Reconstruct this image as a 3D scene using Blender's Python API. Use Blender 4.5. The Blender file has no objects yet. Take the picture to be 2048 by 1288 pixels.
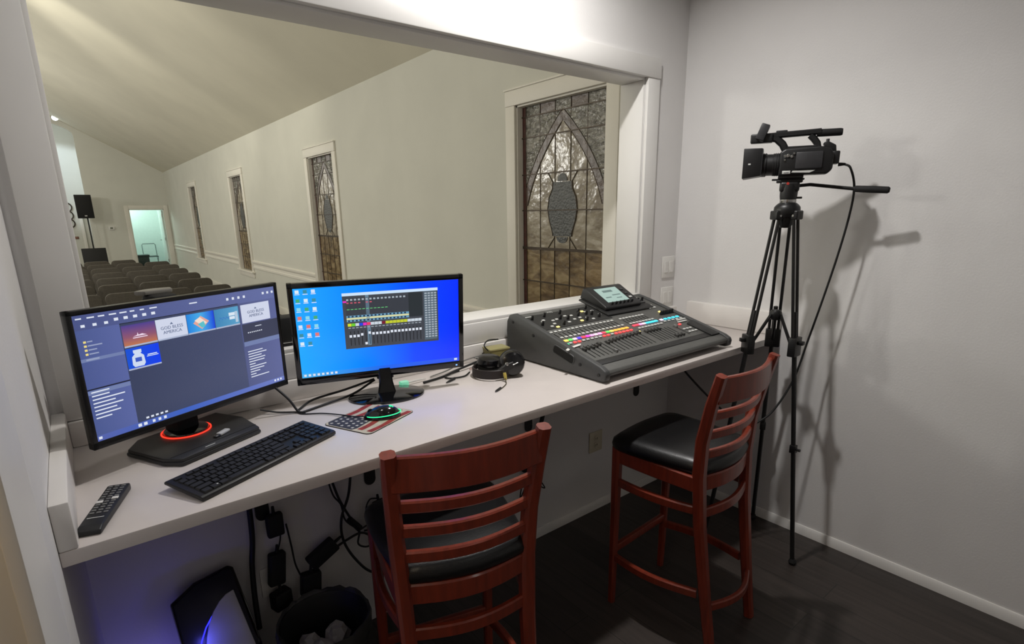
import bpy, bmesh, math, random
from mathutils import Matrix, Vector
random.seed(7)
PI = math.pi
scene = bpy.context.scene
COL = scene.collection

# ------------------------------------------------------------------ camera
def rot_cam(yaw, pitch, roll):
    a, b, c = map(math.radians, (yaw, pitch, roll))
    f = Vector((math.sin(a)*math.cos(b), math.cos(a)*math.cos(b), -math.sin(b)))
    r = Vector((math.cos(a), -math.sin(a), 0)); d = f.cross(r)
    r2 = r*math.cos(c) + d*math.sin(c); d2 = -r*math.sin(c) + d*math.cos(c)
    return r2, d2, f
r_, d_, f_ = rot_cam(38.28, 14.39, 0.972)
cam_data = bpy.data.cameras.new('camera'); cam = bpy.data.objects.new('camera', cam_data); COL.objects.link(cam)
cam.matrix_world = Matrix(((r_.x, -d_.x, -f_.x, -2.8776), (r_.y, -d_.y, -f_.y, -1.9986), (r_.z, -d_.z, -f_.z, 1.72), (0, 0, 0, 1)))
cam_data.sensor_width = 36; cam_data.lens = 1098/2048*36
cam_data.shift_x = (1024-1016)/2048; cam_data.shift_y = (706.3-644)/2048
cam_data.clip_start = .02; cam_data.clip_end = 100
scene.camera = cam

# ------------------------------------------------------------------ world, exposure
world = bpy.data.worlds.new('world'); scene.world = world; world.use_nodes = True
bgn = world.node_tree.nodes['Background']; bgn.inputs[0].default_value = (.9, .95, 1, 1); bgn.inputs[1].default_value = .02
vs = scene.view_settings
vs.view_transform = 'Standard'; vs.look = 'None'; vs.exposure = 0.0; vs.gamma = 1.0; vs.use_curve_mapping = False

# ------------------------------------------------------------------ lights
def light(kind, name, loc, power, color=(1, 1, 1), size=.1, target=None, **kw):
    l = bpy.data.lights.new(name, kind); l.energy = power; l.color = color
    if kind == 'AREA':
        l.shape = kw.pop('shape', 'DISK'); l.size = size
        if 'size_y' in kw: l.size_y = kw.pop('size_y')
    else: l.shadow_soft_size = size
    for k, v in kw.items(): setattr(l, k, v)
    o = bpy.data.objects.new(name, l); COL.objects.link(o); o.location = loc
    if target is not None: o.rotation_euler = (Vector(target)-Vector(loc)).to_track_quat('-Z', 'Y').to_euler()
    return o
# the booth has two small round ceiling lamps in a row along the window wall
for lx, lw in ((-1.30, 25.5), (-2.45, 2.4)):
    light('AREA', 'booth_ceiling_lamp', (lx, -.56, 3.10), lw, (1, .975, .95), .10, (lx, -.56, 0), spread=math.radians(156))
# weak soft fill light added over the back of the booth, behind the camera
light('AREA', 'booth_rear_fill', (-1.7, -2.9, 3.12), 1.8, (1, .95, .90), .30, (-1.7, -2.9, 0))
# hallway behind the door opening on the left
light('POINT', 'hall_lamp', (-3.6, -1.7, 2.4), 13, (1, .86, .66), .1)
# nave: lamps hung high over the middle aisle, out of view to the left
for yy, pw in ((3.2, 150), (7.5, 190), (12.5, 190), (17, 80)):
    light('POINT', 'nave_pendant_lamp', (-5.2, yy, 2.9), pw, (1, .98, .91), .25)
# uplights near the ridge that streak the vault
for yy, tz in ((4.6, 3.95), (7.6, 3.9)):
    light('SPOT', 'nave_uplight', (-4.3, yy, 4.75), 210, (1, .95, .80), .05, (-1.2, yy+1.6, tz), spot_size=math.radians(46), spot_blend=.9)
# chancel and vestry
light('POINT', 'chancel_lamp', (-3.6, 20.2, 4.2), 26, (.78, .92, 1), .1)
light('SPOT', 'chancel_spot', (-4.2, 19.9, 4.6), 250, (.72, .86, 1), .06, (-2.40, 21.55, 3.05), spot_size=math.radians(44), spot_blend=.5)
light('POINT', 'vestry_lamp', (-1.3, 21.4, 2.5), 62, (.82, 1, .96), .2)

# ------------------------------------------------------------------ materials
def lin(c):
    out = []
    for v in c[:3]:
        v /= 255
        out.append(v/12.92 if v <= .04045 else ((v+.055)/1.055)**2.4)
    return (*out, 1)
MATS = {}
def mat(name, rgb, rough=.5, metal=0, spec=.5, var=.06, vscale=14, bump=0, bscale=200, emit=None, es=1, coat=0, trans=0, stretch=None):
    if name in MATS: return MATS[name]
    m = bpy.data.materials.new(name); m.use_nodes = True
    nt = m.node_tree; b = nt.nodes['Principled BSDF']; L = nt.links.new
    c = lin(rgb)
    b.inputs['Roughness'].default_value = rough; b.inputs['Metallic'].default_value = metal
    b.inputs['Specular IOR Level'].default_value = spec
    if coat: b.inputs['Coat Weight'].default_value = coat; b.inputs['Coat Roughness'].default_value = .12
    if trans: b.inputs['Transmission Weight'].default_value = trans
    b.inputs['Base Color'].default_value = c
    if var or bump:
        tc = nt.nodes.new('ShaderNodeTexCoord'); src = tc.outputs['Object']
        if stretch:
            mp = nt.nodes.new('ShaderNodeMapping'); mp.inputs['Scale'].default_value = stretch; L(src, mp.inputs[0]); src = mp.outputs[0]
        if var:
            n = nt.nodes.new('ShaderNodeTexNoise'); n.inputs['Scale'].default_value = vscale; n.inputs['Detail'].default_value = 4; L(src, n.inputs['Vector'])
            r = nt.nodes.new('ShaderNodeMapRange'); r.inputs[1].default_value = .3; r.inputs[2].default_value = .7
            r.inputs[3].default_value = 1-var; r.inputs[4].default_value = 1+var; L(n.outputs['Fac'], r.inputs[0])
            x = nt.nodes.new('ShaderNodeVectorMath'); x.operation = 'SCALE'; x.inputs[0].default_value = c[:3]; L(r.outputs[0], x.inputs['Scale'])
            L(x.outputs[0], b.inputs['Base Color'])
        if bump:
            n2 = nt.nodes.new('ShaderNodeTexNoise'); n2.inputs['Scale'].default_value = bscale; n2.inputs['Detail'].default_value = 3; L(src, n2.inputs['Vector'])
            bp = nt.nodes.new('ShaderNodeBump'); bp.inputs['Strength'].default_value = bump; bp.inputs['Distance'].default_value = .002
            L(n2.outputs['Fac'], bp.inputs['Height']); L(bp.outputs[0], b.inputs['Normal'])
    if emit:
        b.inputs['Emission Color'].default_value = lin(emit); b.inputs['Emission Strength'].default_value = es
    MATS[name] = m; return m
def emat(name, stops, es=1, axis=0, rough=.25):
    """glowing screen colour with a left-right (axis 0) or up-down (axis 2) ramp over the object's own box"""
    if name in MATS: return MATS[name]
    m = bpy.data.materials.new(name); m.use_nodes = True; nt = m.node_tree; b = nt.nodes['Principled BSDF']; L = nt.links.new
    b.inputs['Base Color'].default_value = (.004, .004, .005, 1); b.inputs['Roughness'].default_value = rough
    tc = nt.nodes.new('ShaderNodeTexCoord'); sp = nt.nodes.new('ShaderNodeSeparateXYZ'); L(tc.outputs['Generated'], sp.inputs[0])
    cr = nt.nodes.new('ShaderNodeValToRGB'); L(sp.outputs[axis], cr.inputs[0])
    el = cr.color_ramp.elements
    el[0].position = stops[0][0]; el[0].color = lin(stops[0][1])
    el[1].position = stops[-1][0]; el[1].color = lin(stops[-1][1])
    for p, c in stops[1:-1]: e = el.new(p); e.color = lin(c)
    L(cr.outputs[0], b.inputs['Emission Color']); b.inputs['Emission Strength'].default_value = es
    MATS[name] = m; return m

M_wall = mat('wall_paint', (221, 219, 217), .75, var=.02, vscale=3, bump=.25, bscale=120)
M_nave = mat('nave_paint', (214, 213, 203), .8, var=.03, vscale=2, bump=.2, bscale=90)
M_ceil = mat('ceiling_paint', (222, 217, 199), .85, var=.04, vscale=1.5)
M_trim = mat('trim_white', (226, 224, 220), .42, var=.015, vscale=6)
M_ntrim = mat('nave_trim_white', (232, 228, 218), .5, var=.015, vscale=6)
M_counter = mat('worktop_white', (216, 208, 203), .28, var=.02, vscale=8, coat=.15)
M_edge = mat('splash_white', (228, 224, 219), .38, var=.015, vscale=8)
M_tan = mat('hall_tan', (190, 164, 122), .8, var=.05, vscale=4)
M_carpet = mat('nave_carpet', (86, 78, 70), .95, var=.15, vscale=60)
M_black = mat('black_plastic', (22, 22, 23), .42, var=.1, vscale=40)
M_bezel = mat('bezel_black', (14, 14, 15), .30, var=.05, vscale=30)
M_gloss = mat('gloss_black', (10, 10, 11), .10, var=.03, vscale=20, coat=.5)
M_rubber = mat('matte_black', (16, 16, 16), .75, var=.1, vscale=60)
M_desk = mat('console_grey', (86, 86, 83), .55, var=.05, vscale=50, bump=.15, bscale=900)
M_cheek = mat('console_cheek', (66, 67, 67), .50, var=.06, vscale=50, bump=.2, bscale=800)
M_dark = mat('console_dark', (20, 20, 20), .5, var=.05)
M_btn = mat('button_grey', (205, 206, 202), .5, var=.03)
M_cap = mat('fader_cap', (62, 62, 60), .45, var=.04)
M_chrome = mat('satin_metal', (190, 190, 188), .25, 1, var=.03)
M_vinyl = mat('black_vinyl', (17, 17, 18), .35, var=.08, vscale=30, bump=.25, bscale=260)
M_wood = mat('mahogany', (120, 45, 27), .36, var=.2, vscale=7, coat=.25, stretch=(9, 9, 1.0))
M_cable = mat('cable_black', (14, 14, 14), .55, var=.05)
M_white = mat('white_plastic', (225, 223, 218), .4, var=.02)
M_cream = mat('cream_plastic', (208, 200, 176), .45, var=.02)
M_seatfab = mat('pew_fabric', (86, 81, 74), .9, var=.12, vscale=40, bump=.3, bscale=300)
M_olive = mat('olive_metal', (128, 120, 72), .45, .3, var=.06)
M_yellow = mat('yellow_tape', (196, 176, 84), .5, var=.05)

# floor: dark vinyl planks
def plank_mat():
    m = bpy.data.materials.new('dark_plank_floor'); m.use_nodes = True; nt = m.node_tree; b = nt.nodes['Principled BSDF']; L = nt.links.new
    tc = nt.nodes.new('ShaderNodeTexCoord'); mp = nt.nodes.new('ShaderNodeMapping'); mp.inputs['Rotation'].default_value = (0, 0, math.radians(90)); L(tc.outputs['Object'], mp.inputs[0])
    br = nt.nodes.new('ShaderNodeTexBrick'); L(mp.outputs[0], br.inputs['Vector'])
    br.inputs['Scale'].default_value = 1; br.inputs['Brick Width'].default_value = 1.2; br.inputs['Row Height'].default_value = .15; br.inputs['Mortar Size'].default_value = .0015
    br.inputs['Color1'].default_value = lin((50, 44, 41)); br.inputs['Color2'].default_value = lin((62, 55, 51)); br.inputs['Mortar'].default_value = lin((22, 20, 19))
    n = nt.nodes.new('ShaderNodeTexNoise'); mp2 = nt.nodes.new('ShaderNodeMapping'); mp2.inputs['Scale'].default_value = (30, 2.2, 1); L(tc.outputs['Object'], mp2.inputs[0]); L(mp2.outputs[0], n.inputs['Vector']); n.inputs['Scale'].default_value = 1.5; n.inputs['Detail'].default_value = 6
    mx = nt.nodes.new('ShaderNodeMix'); mx.data_type = 'RGBA'; mx.blend_type = 'OVERLAY'; mx.inputs[0].default_value = .6
    L(br.outputs['Color'], mx.inputs[6]); L(n.outputs['Fac'], mx.inputs[7]); L(mx.outputs[2], b.inputs['Base Color'])
    b.inputs['Roughness'].default_value = .42
    return m
M_floor = plank_mat()

# ------------------------------------------------------------------ mesh helpers
def rotM(rx=0, ry=0, rz=0):
    return Matrix.Rotation(rz, 4, 'Z') @ Matrix.Rotation(ry, 4, 'Y') @ Matrix.Rotation(rx, 4, 'X')
def T(x, y, z): return Matrix.Translation((x, y, z))
class MB:
    def __init__(s): s.bm = bmesh.new()
    def _merge(s, t, M):
        if M is not None: bmesh.ops.transform(t, matrix=M, verts=t.verts)
        me = bpy.data.meshes.new('tmp'); t.to_mesh(me); t.free(); s.bm.from_mesh(me); bpy.data.meshes.remove(me); return s
    def box(s, x0, x1, y0, y1, z0, z1, r=0, seg=2, M=None):
        t = bmesh.new()
        bmesh.ops.create_cube(t, size=1, matrix=T((x0+x1)/2, (y0+y1)/2, (z0+z1)/2) @ Matrix.Diagonal((abs(x1-x0), abs(y1-y0), abs(z1-z0), 1)))
        if r: bmesh.ops.bevel(t, geom=t.edges[:], offset=r, segments=seg, affect='EDGES', profile=.5, clamp_overlap=True)
        return s._merge(t, M)
    def prism(s, poly, a, b, axis='x', r=0, seg=2, M=None):
        """polygon in the two other axes extruded from a to b along axis"""
        t = bmesh.new()
        def P(p, h): return {'x': (h, p[0], p[1]), 'y': (p[0], h, p[1]), 'z': (p[0], p[1], h)}[axis]
        v0 = [t.verts.new(P(p, a)) for p in poly]; v1 = [t.verts.new(P(p, b)) for p in poly]; n = len(poly)
        t.faces.new(v0); t.faces.new(v1[::-1])
        for i in range(n): t.faces.new((v0[i], v0[(i+1) % n], v1[(i+1) % n], v1[i]))
        bmesh.ops.recalc_face_normals(t, faces=t.faces)
        if r: bmesh.ops.bevel(t, geom=t.edges[:], offset=r, segments=seg, affect='EDGES', profile=.5, clamp_overlap=True)
        return s._merge(t, M)
    def tube(s, path, r, n=8, M=None, sy=None, close=False):
        """round (or elliptical when sy given) tube along a path; r may be a list"""
        t = bmesh.new(); path = [Vector(p) for p in path]; N = len(path); rings = []
        tang = []
        for i in range(N):
            a = path[i-1] if (i > 0 or close) else path[i]; b = path[(i+1) % N] if (i < N-1 or close) else path[i]
            tang.append((b-a).normalized())
        up = Vector((0, 0, 1)) if abs(tang[0].z) < .9 else Vector((0, 1, 0))
        u = (up - tang[0]*up.dot(tang[0])).normalized()
        for i in range(N):
            u = (u - tang[i]*u.dot(tang[i]))
            u = u.normalized() if u.length > 1e-6 else tang[i].orthogonal().normalized()
            w = tang[i].cross(u); ri = r[i] if isinstance(r, (list, tuple)) else r; ry = ri if sy is None else ri*sy
            rings.append([t.verts.new(path[i] + u*math.cos(2*PI*k/n)*ry + w*math.sin(2*PI*k/n)*ri) for k in range(n)])
        for i in range(N if close else N-1):
            A, B = rings[i], rings[(i+1) % N]
            for k in range(n): t.faces.new((A[k], A[(k+1) % n], B[(k+1) % n], B[k]))
        if not close: t.faces.new(rings[0][::-1]); t.faces.new(rings[-1])
        bmesh.ops.recalc_face_normals(t, faces=t.faces)
        return s._merge(t, M)
    def bar(s, path, w, h, M=None, side=None):
        """rectangular bar swept along a path; w horizontal (across), h vertical"""
        t = bmesh.new(); path = [Vector(p) for p in path]; N = len(path); rings = []
        for i in range(N):
            a = path[max(i-1, 0)]; b = path[min(i+1, N-1)]; tg = (b-a).normalized()
            u = Vector(side) if side is not None else tg.cross(Vector((0, 0, 1)))
            u = (u - tg*u.dot(tg)).normalized(); v = u.cross(tg).normalized()
            wi = w[i] if isinstance(w, (list, tuple)) else w; hi = h[i] if isinstance(h, (list, tuple)) else h
            c = .22*min(wi, hi)
            pts = []
            for sx, sz in ((1, 1), (-1, 1), (-1, -1), (1, -1)):
                p1 = (sx*(wi/2), sz*(hi/2-c)); p2 = (sx*(wi/2-c), sz*hi/2)
                pts += [p1, p2] if sx*sz > 0 else [p2, p1]
            rings.append([t.verts.new(path[i] + u*p[0] + v*p[1]) for p in pts])
        for i in range(N-1):
            A, B = rings[i], rings[i+1]
            for k in range(8): t.faces.new((A[k], A[(k+1) % 8], B[(k+1) % 8], B[k]))
        t.faces.new(rings[0][::-1]); t.faces.new(rings[-1]); bmesh.ops.recalc_face_normals(t, faces=t.faces)
        return s._merge(t, M)
    def lathe(s, prof, n=24, M=None):
        """profile (r, z) turned round z"""
        t = bmesh.new(); rings = []
        for r, z in prof:
            rings.append([t.verts.new((r*math.cos(2*PI*k/n), r*math.sin(2*PI*k/n), z)) for k in range(n)] if r > 1e-6 else [t.verts.new((0, 0, z))])
        for A, B in zip(rings, rings[1:]):
            for k in range(n):
                a = [A[k % len(A)], A[(k+1) % len(A)]]; b = [B[(k+1) % len(B)], B[k % len(B)]]
                f = []
                for v in a+b:
                    if v not in f: f.append(v)
                if len(f) > 2: t.faces.new(f)
        if len(rings[0]) > 1: t.faces.new(rings[0][::-1])
        if len(rings[-1]) > 1: t.faces.new(rings[-1])
        bmesh.ops.recalc_face_normals(t, faces=t.faces)
        return s._merge(t, M)
    def poly(s, pts):
        s.bm.faces.new([s.bm.verts.new(p) for p in pts]); return s
    def mesh(s, name, m, smooth=30):
        me = bpy.data.meshes.new(name); s.bm.to_mesh(me); s.bm.free()
        if m: me.materials.append(m)
        if smooth:
            for p in me.polygons: p.use_smooth = True
            try: me.set_sharp_from_angle(angle=math.radians(smooth))
            except Exception: pass
        return me
    def build(s, name, m, parent=None, smooth=35, loc=None, rz=None, mw=None):
        return link(name, s.mesh(name, m, smooth), parent, loc, rz, mw)
def link(name, me, parent=None, loc=None, rz=None, mw=None):
    o = bpy.data.objects.new(name, me); COL.objects.link(o)
    if parent is not None: o.parent = parent
    if loc is not None: o.location = loc
    if rz is not None: o.rotation_euler = (0, 0, rz)
    if mw is not None: o.matrix_local = mw
    return o
def tag(o, label, cat, group=None):
    o['label'] = label; o['category'] = cat
    if group: o['group'] = group
    return o
def thing(name, label, cat, loc=(0, 0, 0), rz=0, group=None):
    o = bpy.data.objects.new(name, None); COL.objects.link(o); o.location = loc; o.rotation_euler = (0, 0, rz); o.empty_display_size = .05
    return tag(o, label, cat, group)
def struct(o): o['kind'] = 'structure'; return o
def stuff(o): o['kind'] = 'stuff'; return o
def kids(o): return [c for c in bpy.data.objects if c.parent is o]
def copy_tree(o, parent=None, tree=None):
    if tree is None:
        tree = {}
        for c in bpy.data.objects:
            if c.parent: tree.setdefault(c.parent.name, []).append(c)
    n = o.copy(); COL.objects.link(n)
    if parent is not None: n.parent = parent
    for c in tree.get(o.name, []): copy_tree(c, n, tree)
    return n
def smooth_path(pts, k=8):
    pts = [Vector(p) for p in pts]; P = [pts[0]*2-pts[1]] + pts + [pts[-1]*2-pts[-2]]; out = []
    for i in range(1, len(P)-2):
        p0, p1, p2, p3 = P[i-1:i+3]
        for j in range(k):
            t = j/k
            out.append(.5*((2*p1) + (p2-p0)*t + (2*p0-5*p1+4*p2-p3)*t*t + (3*p1-p0-3*p2+p3)*t*t*t))
    return out + [pts[-1]]
def cable(name, pts, r, label, m=None, group=None, cat='cable', n=7):
    o = MB().tube(smooth_path(pts), r, n).build(name, m or M_cable, smooth=60)
    return tag(o, label, cat, group)
def text_mesh(body, size, m, name='lettering', depth=.0004, bold=0):
    c = bpy.data.curves.new('txt', 'FONT'); c.body = body; c.size = size; c.align_x = 'CENTER'; c.align_y = 'CENTER'; c.extrude = depth; c.offset = bold; c.resolution_u = 2
    o = bpy.data.objects.new('txt', c); COL.objects.link(o); bpy.context.view_layer.update()
    me = bpy.data.meshes.new_from_object(o); bpy.data.objects.remove(o); me.name = name
    me.materials.clear(); me.materials.append(m); return me

H = 1.070          # worktop height
XL = -2.99         # booth left wall

# ================================================================== SETTING
# booth shell
struct(MB().box(-4.3, .12, -3.6, .15, -.08, 0).build('floor', M_floor))
struct(MB().box(0, .12, -3.6, 0, 0, 3.2).build('wall_right', M_wall))
struct(MB().box(-3.1, .12, -3.72, -3.6, 0, 3.2).build('wall_back', M_wall))
struct(MB().box(-4.3, .12, -3.72, .15, 3.2, 3.3).build('ceiling', mat('booth_ceiling', (228, 226, 222), .85)))
# left wall with the door opening
b = MB(); b.box(XL-.11, XL, -1.15, 0, 0, 3.2); b.box(XL-.11, XL, -3.6, -2.0, 0, 3.2); b.box(XL-.11, XL, -2.0, -1.15, 2.1, 3.2)
struct(b.build('wall_left', M_wall))
b = MB(); b.box(-4.42, -4.3, -3.72, .15, 0, 3.2); struct(b.build('wall_hall', M_tan))
b = MB(); b.box(-4.3, XL-.11, -3.72, -3.6, 0, 3.2); struct(b.build('wall_hall_end', M_tan))
# window wall between booth and nave
OX0, OX1, OZ0, OZ1, WT = -2.861, -.352, 1.247, 2.39, .15
b = MB(); b.box(-10, OX0, 0, WT, 0, 7); b.box(OX1, 0, 0, WT, 0, 7); b.box(OX0, OX1, 0, WT, 0, OZ0); b.box(OX0, OX1, 0, WT, OZ1, 7)
struct(b.build('wall_window', M_wall))
# picture-frame casing on the booth side
cw = .098
struct(MB().box(OX0-cw, OX0, -.02, 0, OZ0-cw, OZ1, .003).build('trim_1', M_trim))
struct(MB().box(OX1, OX1+cw, -.02, 0, OZ0-cw, OZ1, .003).build('trim_2', M_trim))
struct(MB().box(OX0-cw, OX1+cw, -.026, 0, OZ1, OZ1+cw-.002, .004).build('trim_3', M_trim))
struct(MB().box(OX0, OX1, -.02, 0, OZ0-cw, OZ0-.004, .003).build('trim_4', M_trim))
# jamb liners and sill board
struct(MB().box(OX0-.001, OX0+.012, .003, WT+.008, OZ0+.012, OZ1-.012, .002).build('trim_5', M_trim))
struct(MB().box(OX1-.012, OX1+.001, .003, WT+.008, OZ0+.012, OZ1-.012, .002).build('trim_6', M_trim))
struct(MB().box(OX0, OX1, .003, WT+.008, OZ1-.012, OZ1, .002).build('trim_7', M_trim))
struct(MB().box(OX0, OX1, -.012, WT+.012, OZ0-.006, OZ0+.012, .004).build('trim_8', M_trim))
# low baseboards
struct(MB().prism([(-.013, 0), (0, 0), (0, .052), (-.006, .052), (-.013, .04)], -3.6, 0, 'y').build('baseboard_right', M_trim))
struct(MB().prism([(-.013, 0), (0, 0), (0, .052), (-.006, .052), (-.013, .04)], XL, -.013, 'x').build('baseboard_window', M_trim))
# door casing on the left wall (two stepped boards) and jamb
b = MB(); b.box(XL, XL+.016, -1.215, -.995, 0, 2.2, .003); b.box(XL, XL+.008, -.995, -.905, 0, 2.2, .003); struct(b.build('trim_9', M_trim))
struct(MB().box(XL-.12, XL+.004, -1.18, -1.15, 0, 2.1, .003).build('trim_10', M_trim))
struct(MB().box(XL, XL+.016, -2.0, -1.215, 2.1, 2.2, .003).build('trim_11', M_trim))
struct(MB().box(XL, XL+.016, -2.1, -2.0, 0, 2.2, .003).build('trim_12', M_trim))

# nave shell ---------------------------------------------------------
FY = 19.4; EZ = 3.14; SL = .57; RX = -5.0; RZ = EZ - SL*RX
WY = [(.57+4.62*k, 1.495+4.62*k) for k in range(4)]; WZ0, WZ1 = .66, 2.505
b = MB(); yp = WT
for (y0, y1) in WY:
    b.box(0, .16, yp, y0, 0, EZ+.1); b.box(0, .16, y0, y1, 0, WZ0); b.box(0, .16, y0, y1, WZ1, EZ+.1); yp = y1
b.box(0, .16, yp, FY, 0, EZ+.1); struct(b.build('wall_nave_side', M_nave))
struct(MB().box(-10.1, -10, WT, FY, 0, EZ+.1).build('wall_nave_left', M_nave))
struct(MB().box(-10, .16, WT, FY+2.2, -.08, 0).build('floor_nave', M_carpet))
b = MB(); b.prism([(.3, EZ-SL*.3), (.3, EZ-SL*.3+.12), (RX, RZ+.12), (-10.3, EZ-SL*.3+.12), (-10.3, EZ-SL*.3), (RX, RZ)], WT, FY+.2, 'y'); struct(b.build('ceiling_nave', M_ceil))
# far wall: door opening on the right, arched chancel opening on the left
DX0, DX1, DZ = -1.10, -.15, 2.0
AX0, AX1 = -7.85, -2.13
arch = []
for k in range(25):
    a = PI*k/24; arch.append(((AX0+AX1)/2 + (AX1-AX0)/2*math.cos(a), 4.12 + .55*math.sin(a)))
b = MB()
b.box(DX1, .16, FY, FY+.14, 0, EZ+.3); b.box(DX0, DX1, FY, FY+.14, DZ, EZ+.3); b.box(AX1, DX0, FY, FY+.14, 0, EZ+.3)
b.prism([(.16, EZ+.3), (.16, EZ+.3), (AX1, EZ+.3), (AX1, RZ+.1), (.16, RZ+.1)][1:], FY, FY+.14, 'y')
for k in range(24):
    (xa, za), (xb, zb) = arch[k], arch[k+1]; b.prism([(xa, za), (xb, zb), (xb, RZ+.1), (xa, RZ+.1)], FY, FY+.14, 'y')
b.box(-10.1, AX0, FY, FY+.14, 0, RZ+.1)
struct(b.build('wall_nave_far', M_nave))
b = MB(); b.box(-8.5, -1.55, FY+2.2, FY+2.3, 0, 6); b.box(-2.05, -1.95, FY+.14, FY+2.2, 0, 6); b.box(-8.5, -8.4, FY+.14, FY+2.2, 0, 6); b.box(-8.5, -1.95, FY+.14, FY+2.3, 5.2, 5.3)
struct(b.build('wall_chancel', M_nave))
struct(MB().box(-2.33, -2.24, FY+2.1, FY+2.2, 0, 2.3, .004).build('streak_board', M_ntrim))  # white board added to stand in for a bright light streak in the chancel
# room behind the far door
M_vest = mat('vestry_paint', (214, 226, 220), .7, var=.02)
b = MB(); b.box(-2.05, .6, FY+2.9, FY+3.0, 0, 2.8); b.box(-1.95, -1.85, FY+.14, FY+2.9, 0, 2.8); b.box(.25, .35, FY+.14, FY+2.9, 0, 2.8); b.box(-2.05, .6, FY+.14, FY+3, 2.8, 2.9)
struct(b.build('wall_vestry', M_vest))
struct(MB().box(-2.05, .6, FY+2.2, FY+3, -.08, 0).build('floor_vestry', mat('vestry_floor', (70, 84, 80), .5)))
# far door casing and open leaf
b = MB(); cwd = .12
b.box(DX0-cwd, DX0, FY-.02, FY, 0, DZ+cwd, .004); b.box(DX1, DX1+cwd, FY-.02, FY, 0, DZ+cwd, .004); b.box(DX0, DX1, FY-.02, FY, DZ, DZ+cwd, .004)
b.box(DX0, DX0+.02, FY, FY+.14, 0, DZ); b.box(DX1-.02, DX1, FY, FY+.14, 0, DZ); b.box(DX0, DX1, FY, FY+.14, DZ-.02, DZ)
struct(b.build('trim_13', M_ntrim))
door = struct(bpy.data.objects.new('door_1', None)); COL.objects.link(door); door.location = (DX1-.02, FY+.14, 0)
MB().box(-.045, 0, 0, .86, .01, 1.97, .003).build('door_leaf', M_vest, door)
for hz in (.3, 1.0, 1.75): MB().lathe([(.012, 0), (.012, .1)], 8, T(-.045, 0, hz)).build('hinge', M_chrome, door)
MB().tube([(-.05, .8, 1.0), (-.1, .8, 1.0), (-.1, .69, 1.0)], .011, 8).build('door_handle', M_chrome, door)
# chair rail with two beads, between the windows
segs = [(WT, WY[0][0]-.11)] + [(WY[k][1]+.11, WY[k+1][0]-.11) for k in range(3)] + [(WY[3][1]+.11, FY)]
b = MB()
for y0, y1 in segs: b.prism([(0, .72), (-.016, .73), (-.016, .765), (-.008, .775), (-.008, .815), (-.02, .83), (-.026, .85), (-.026, .87), (0, .885)], y0, y1, 'y')
struct(b.build('trim_14', M_ntrim))
struct(MB().box(-.02, 0, WT, FY, 0, .14, .003).build('baseboard_nave', M_ntrim))

# stained glass windows ----------------------------------------------
def glass(name, c1, c2, c3, rough=.22, scale=5, bump=.6, bscale=16):
    m = bpy.data.materials.new(name); m.use_nodes = True; nt = m.node_tree; b = nt.nodes['Principled BSDF']; L = nt.links.new
    tc = nt.nodes.new('ShaderNodeTexCoord'); mp = nt.nodes.new('ShaderNodeMapping'); mp.inputs['Scale'].default_value = (1, 1, 2.6); L(tc.outputs['Object'], mp.inputs[0])
    oi = nt.nodes.new('ShaderNodeObjectInfo'); L(oi.outputs['Random'], mp.inputs['Location'])
    n = nt.nodes.new('ShaderNodeTexNoise'); n.inputs['Scale'].default_value = scale; n.inputs['Detail'].default_value = 5; n.inputs['Distortion'].default_value = 1.4; L(mp.outputs[0], n.inputs['Vector'])
    cr = nt.nodes.new('ShaderNodeValToRGB'); L(n.outputs['Fac'], cr.inputs[0]); e = cr.color_ramp.elements
    e[0].position = .32; e[0].color = lin(c1); e[1].position = .68; e[1].color = lin(c3); k = e.new(.5); k.color = lin(c2)
    L(cr.outputs[0], b.inputs['Base Color']); b.inputs['Roughness'].default_value = rough; b.inputs['Specular IOR Level'].default_value = .8
    n2 = nt.nodes.new('ShaderNodeTexNoise'); n2.inputs['Scale'].default_value = bscale; n2.inputs['Detail'].default_value = 3; L(tc.outputs['Object'], n2.inputs['Vector'])
    bp = nt.nodes.new('ShaderNodeBump'); bp.inputs['Strength'].default_value = bump; bp.inputs['Distance'].default_value = .02; L(n2.outputs['Fac'], bp.inputs['Height']); L(bp.outputs[0], b.inputs['Normal'])
    return m
G_opal = glass('opal_glass', (128, 116, 100), (158, 148, 130), (190, 182, 168), .22, 4.5, .5, 9)
G_amber = glass('amber_glass', (84, 66, 46), (126, 106, 76), (164, 146, 112), .26, 4, .4, 9)
G_hammer = glass('hammered_glass', (76, 74, 68), (118, 116, 108), (160, 158, 150), .08, 9, 1.0, 30)
G_band = glass('band_glass', (74, 58, 50), (86, 68, 58), (98, 80, 68), .35, 6, .3, 20)
G_red = glass('red_glass', (56, 22, 18), (72, 30, 24), (84, 40, 32), .3, 6, .3, 20)
G_dark = glass('slate_glass', (50, 52, 50), (60, 62, 60), (72, 74, 72), .45, 8, .3, 60)
M_lead = mat('lead_came', (72, 62, 52), .45, .6, var=.1)
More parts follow.
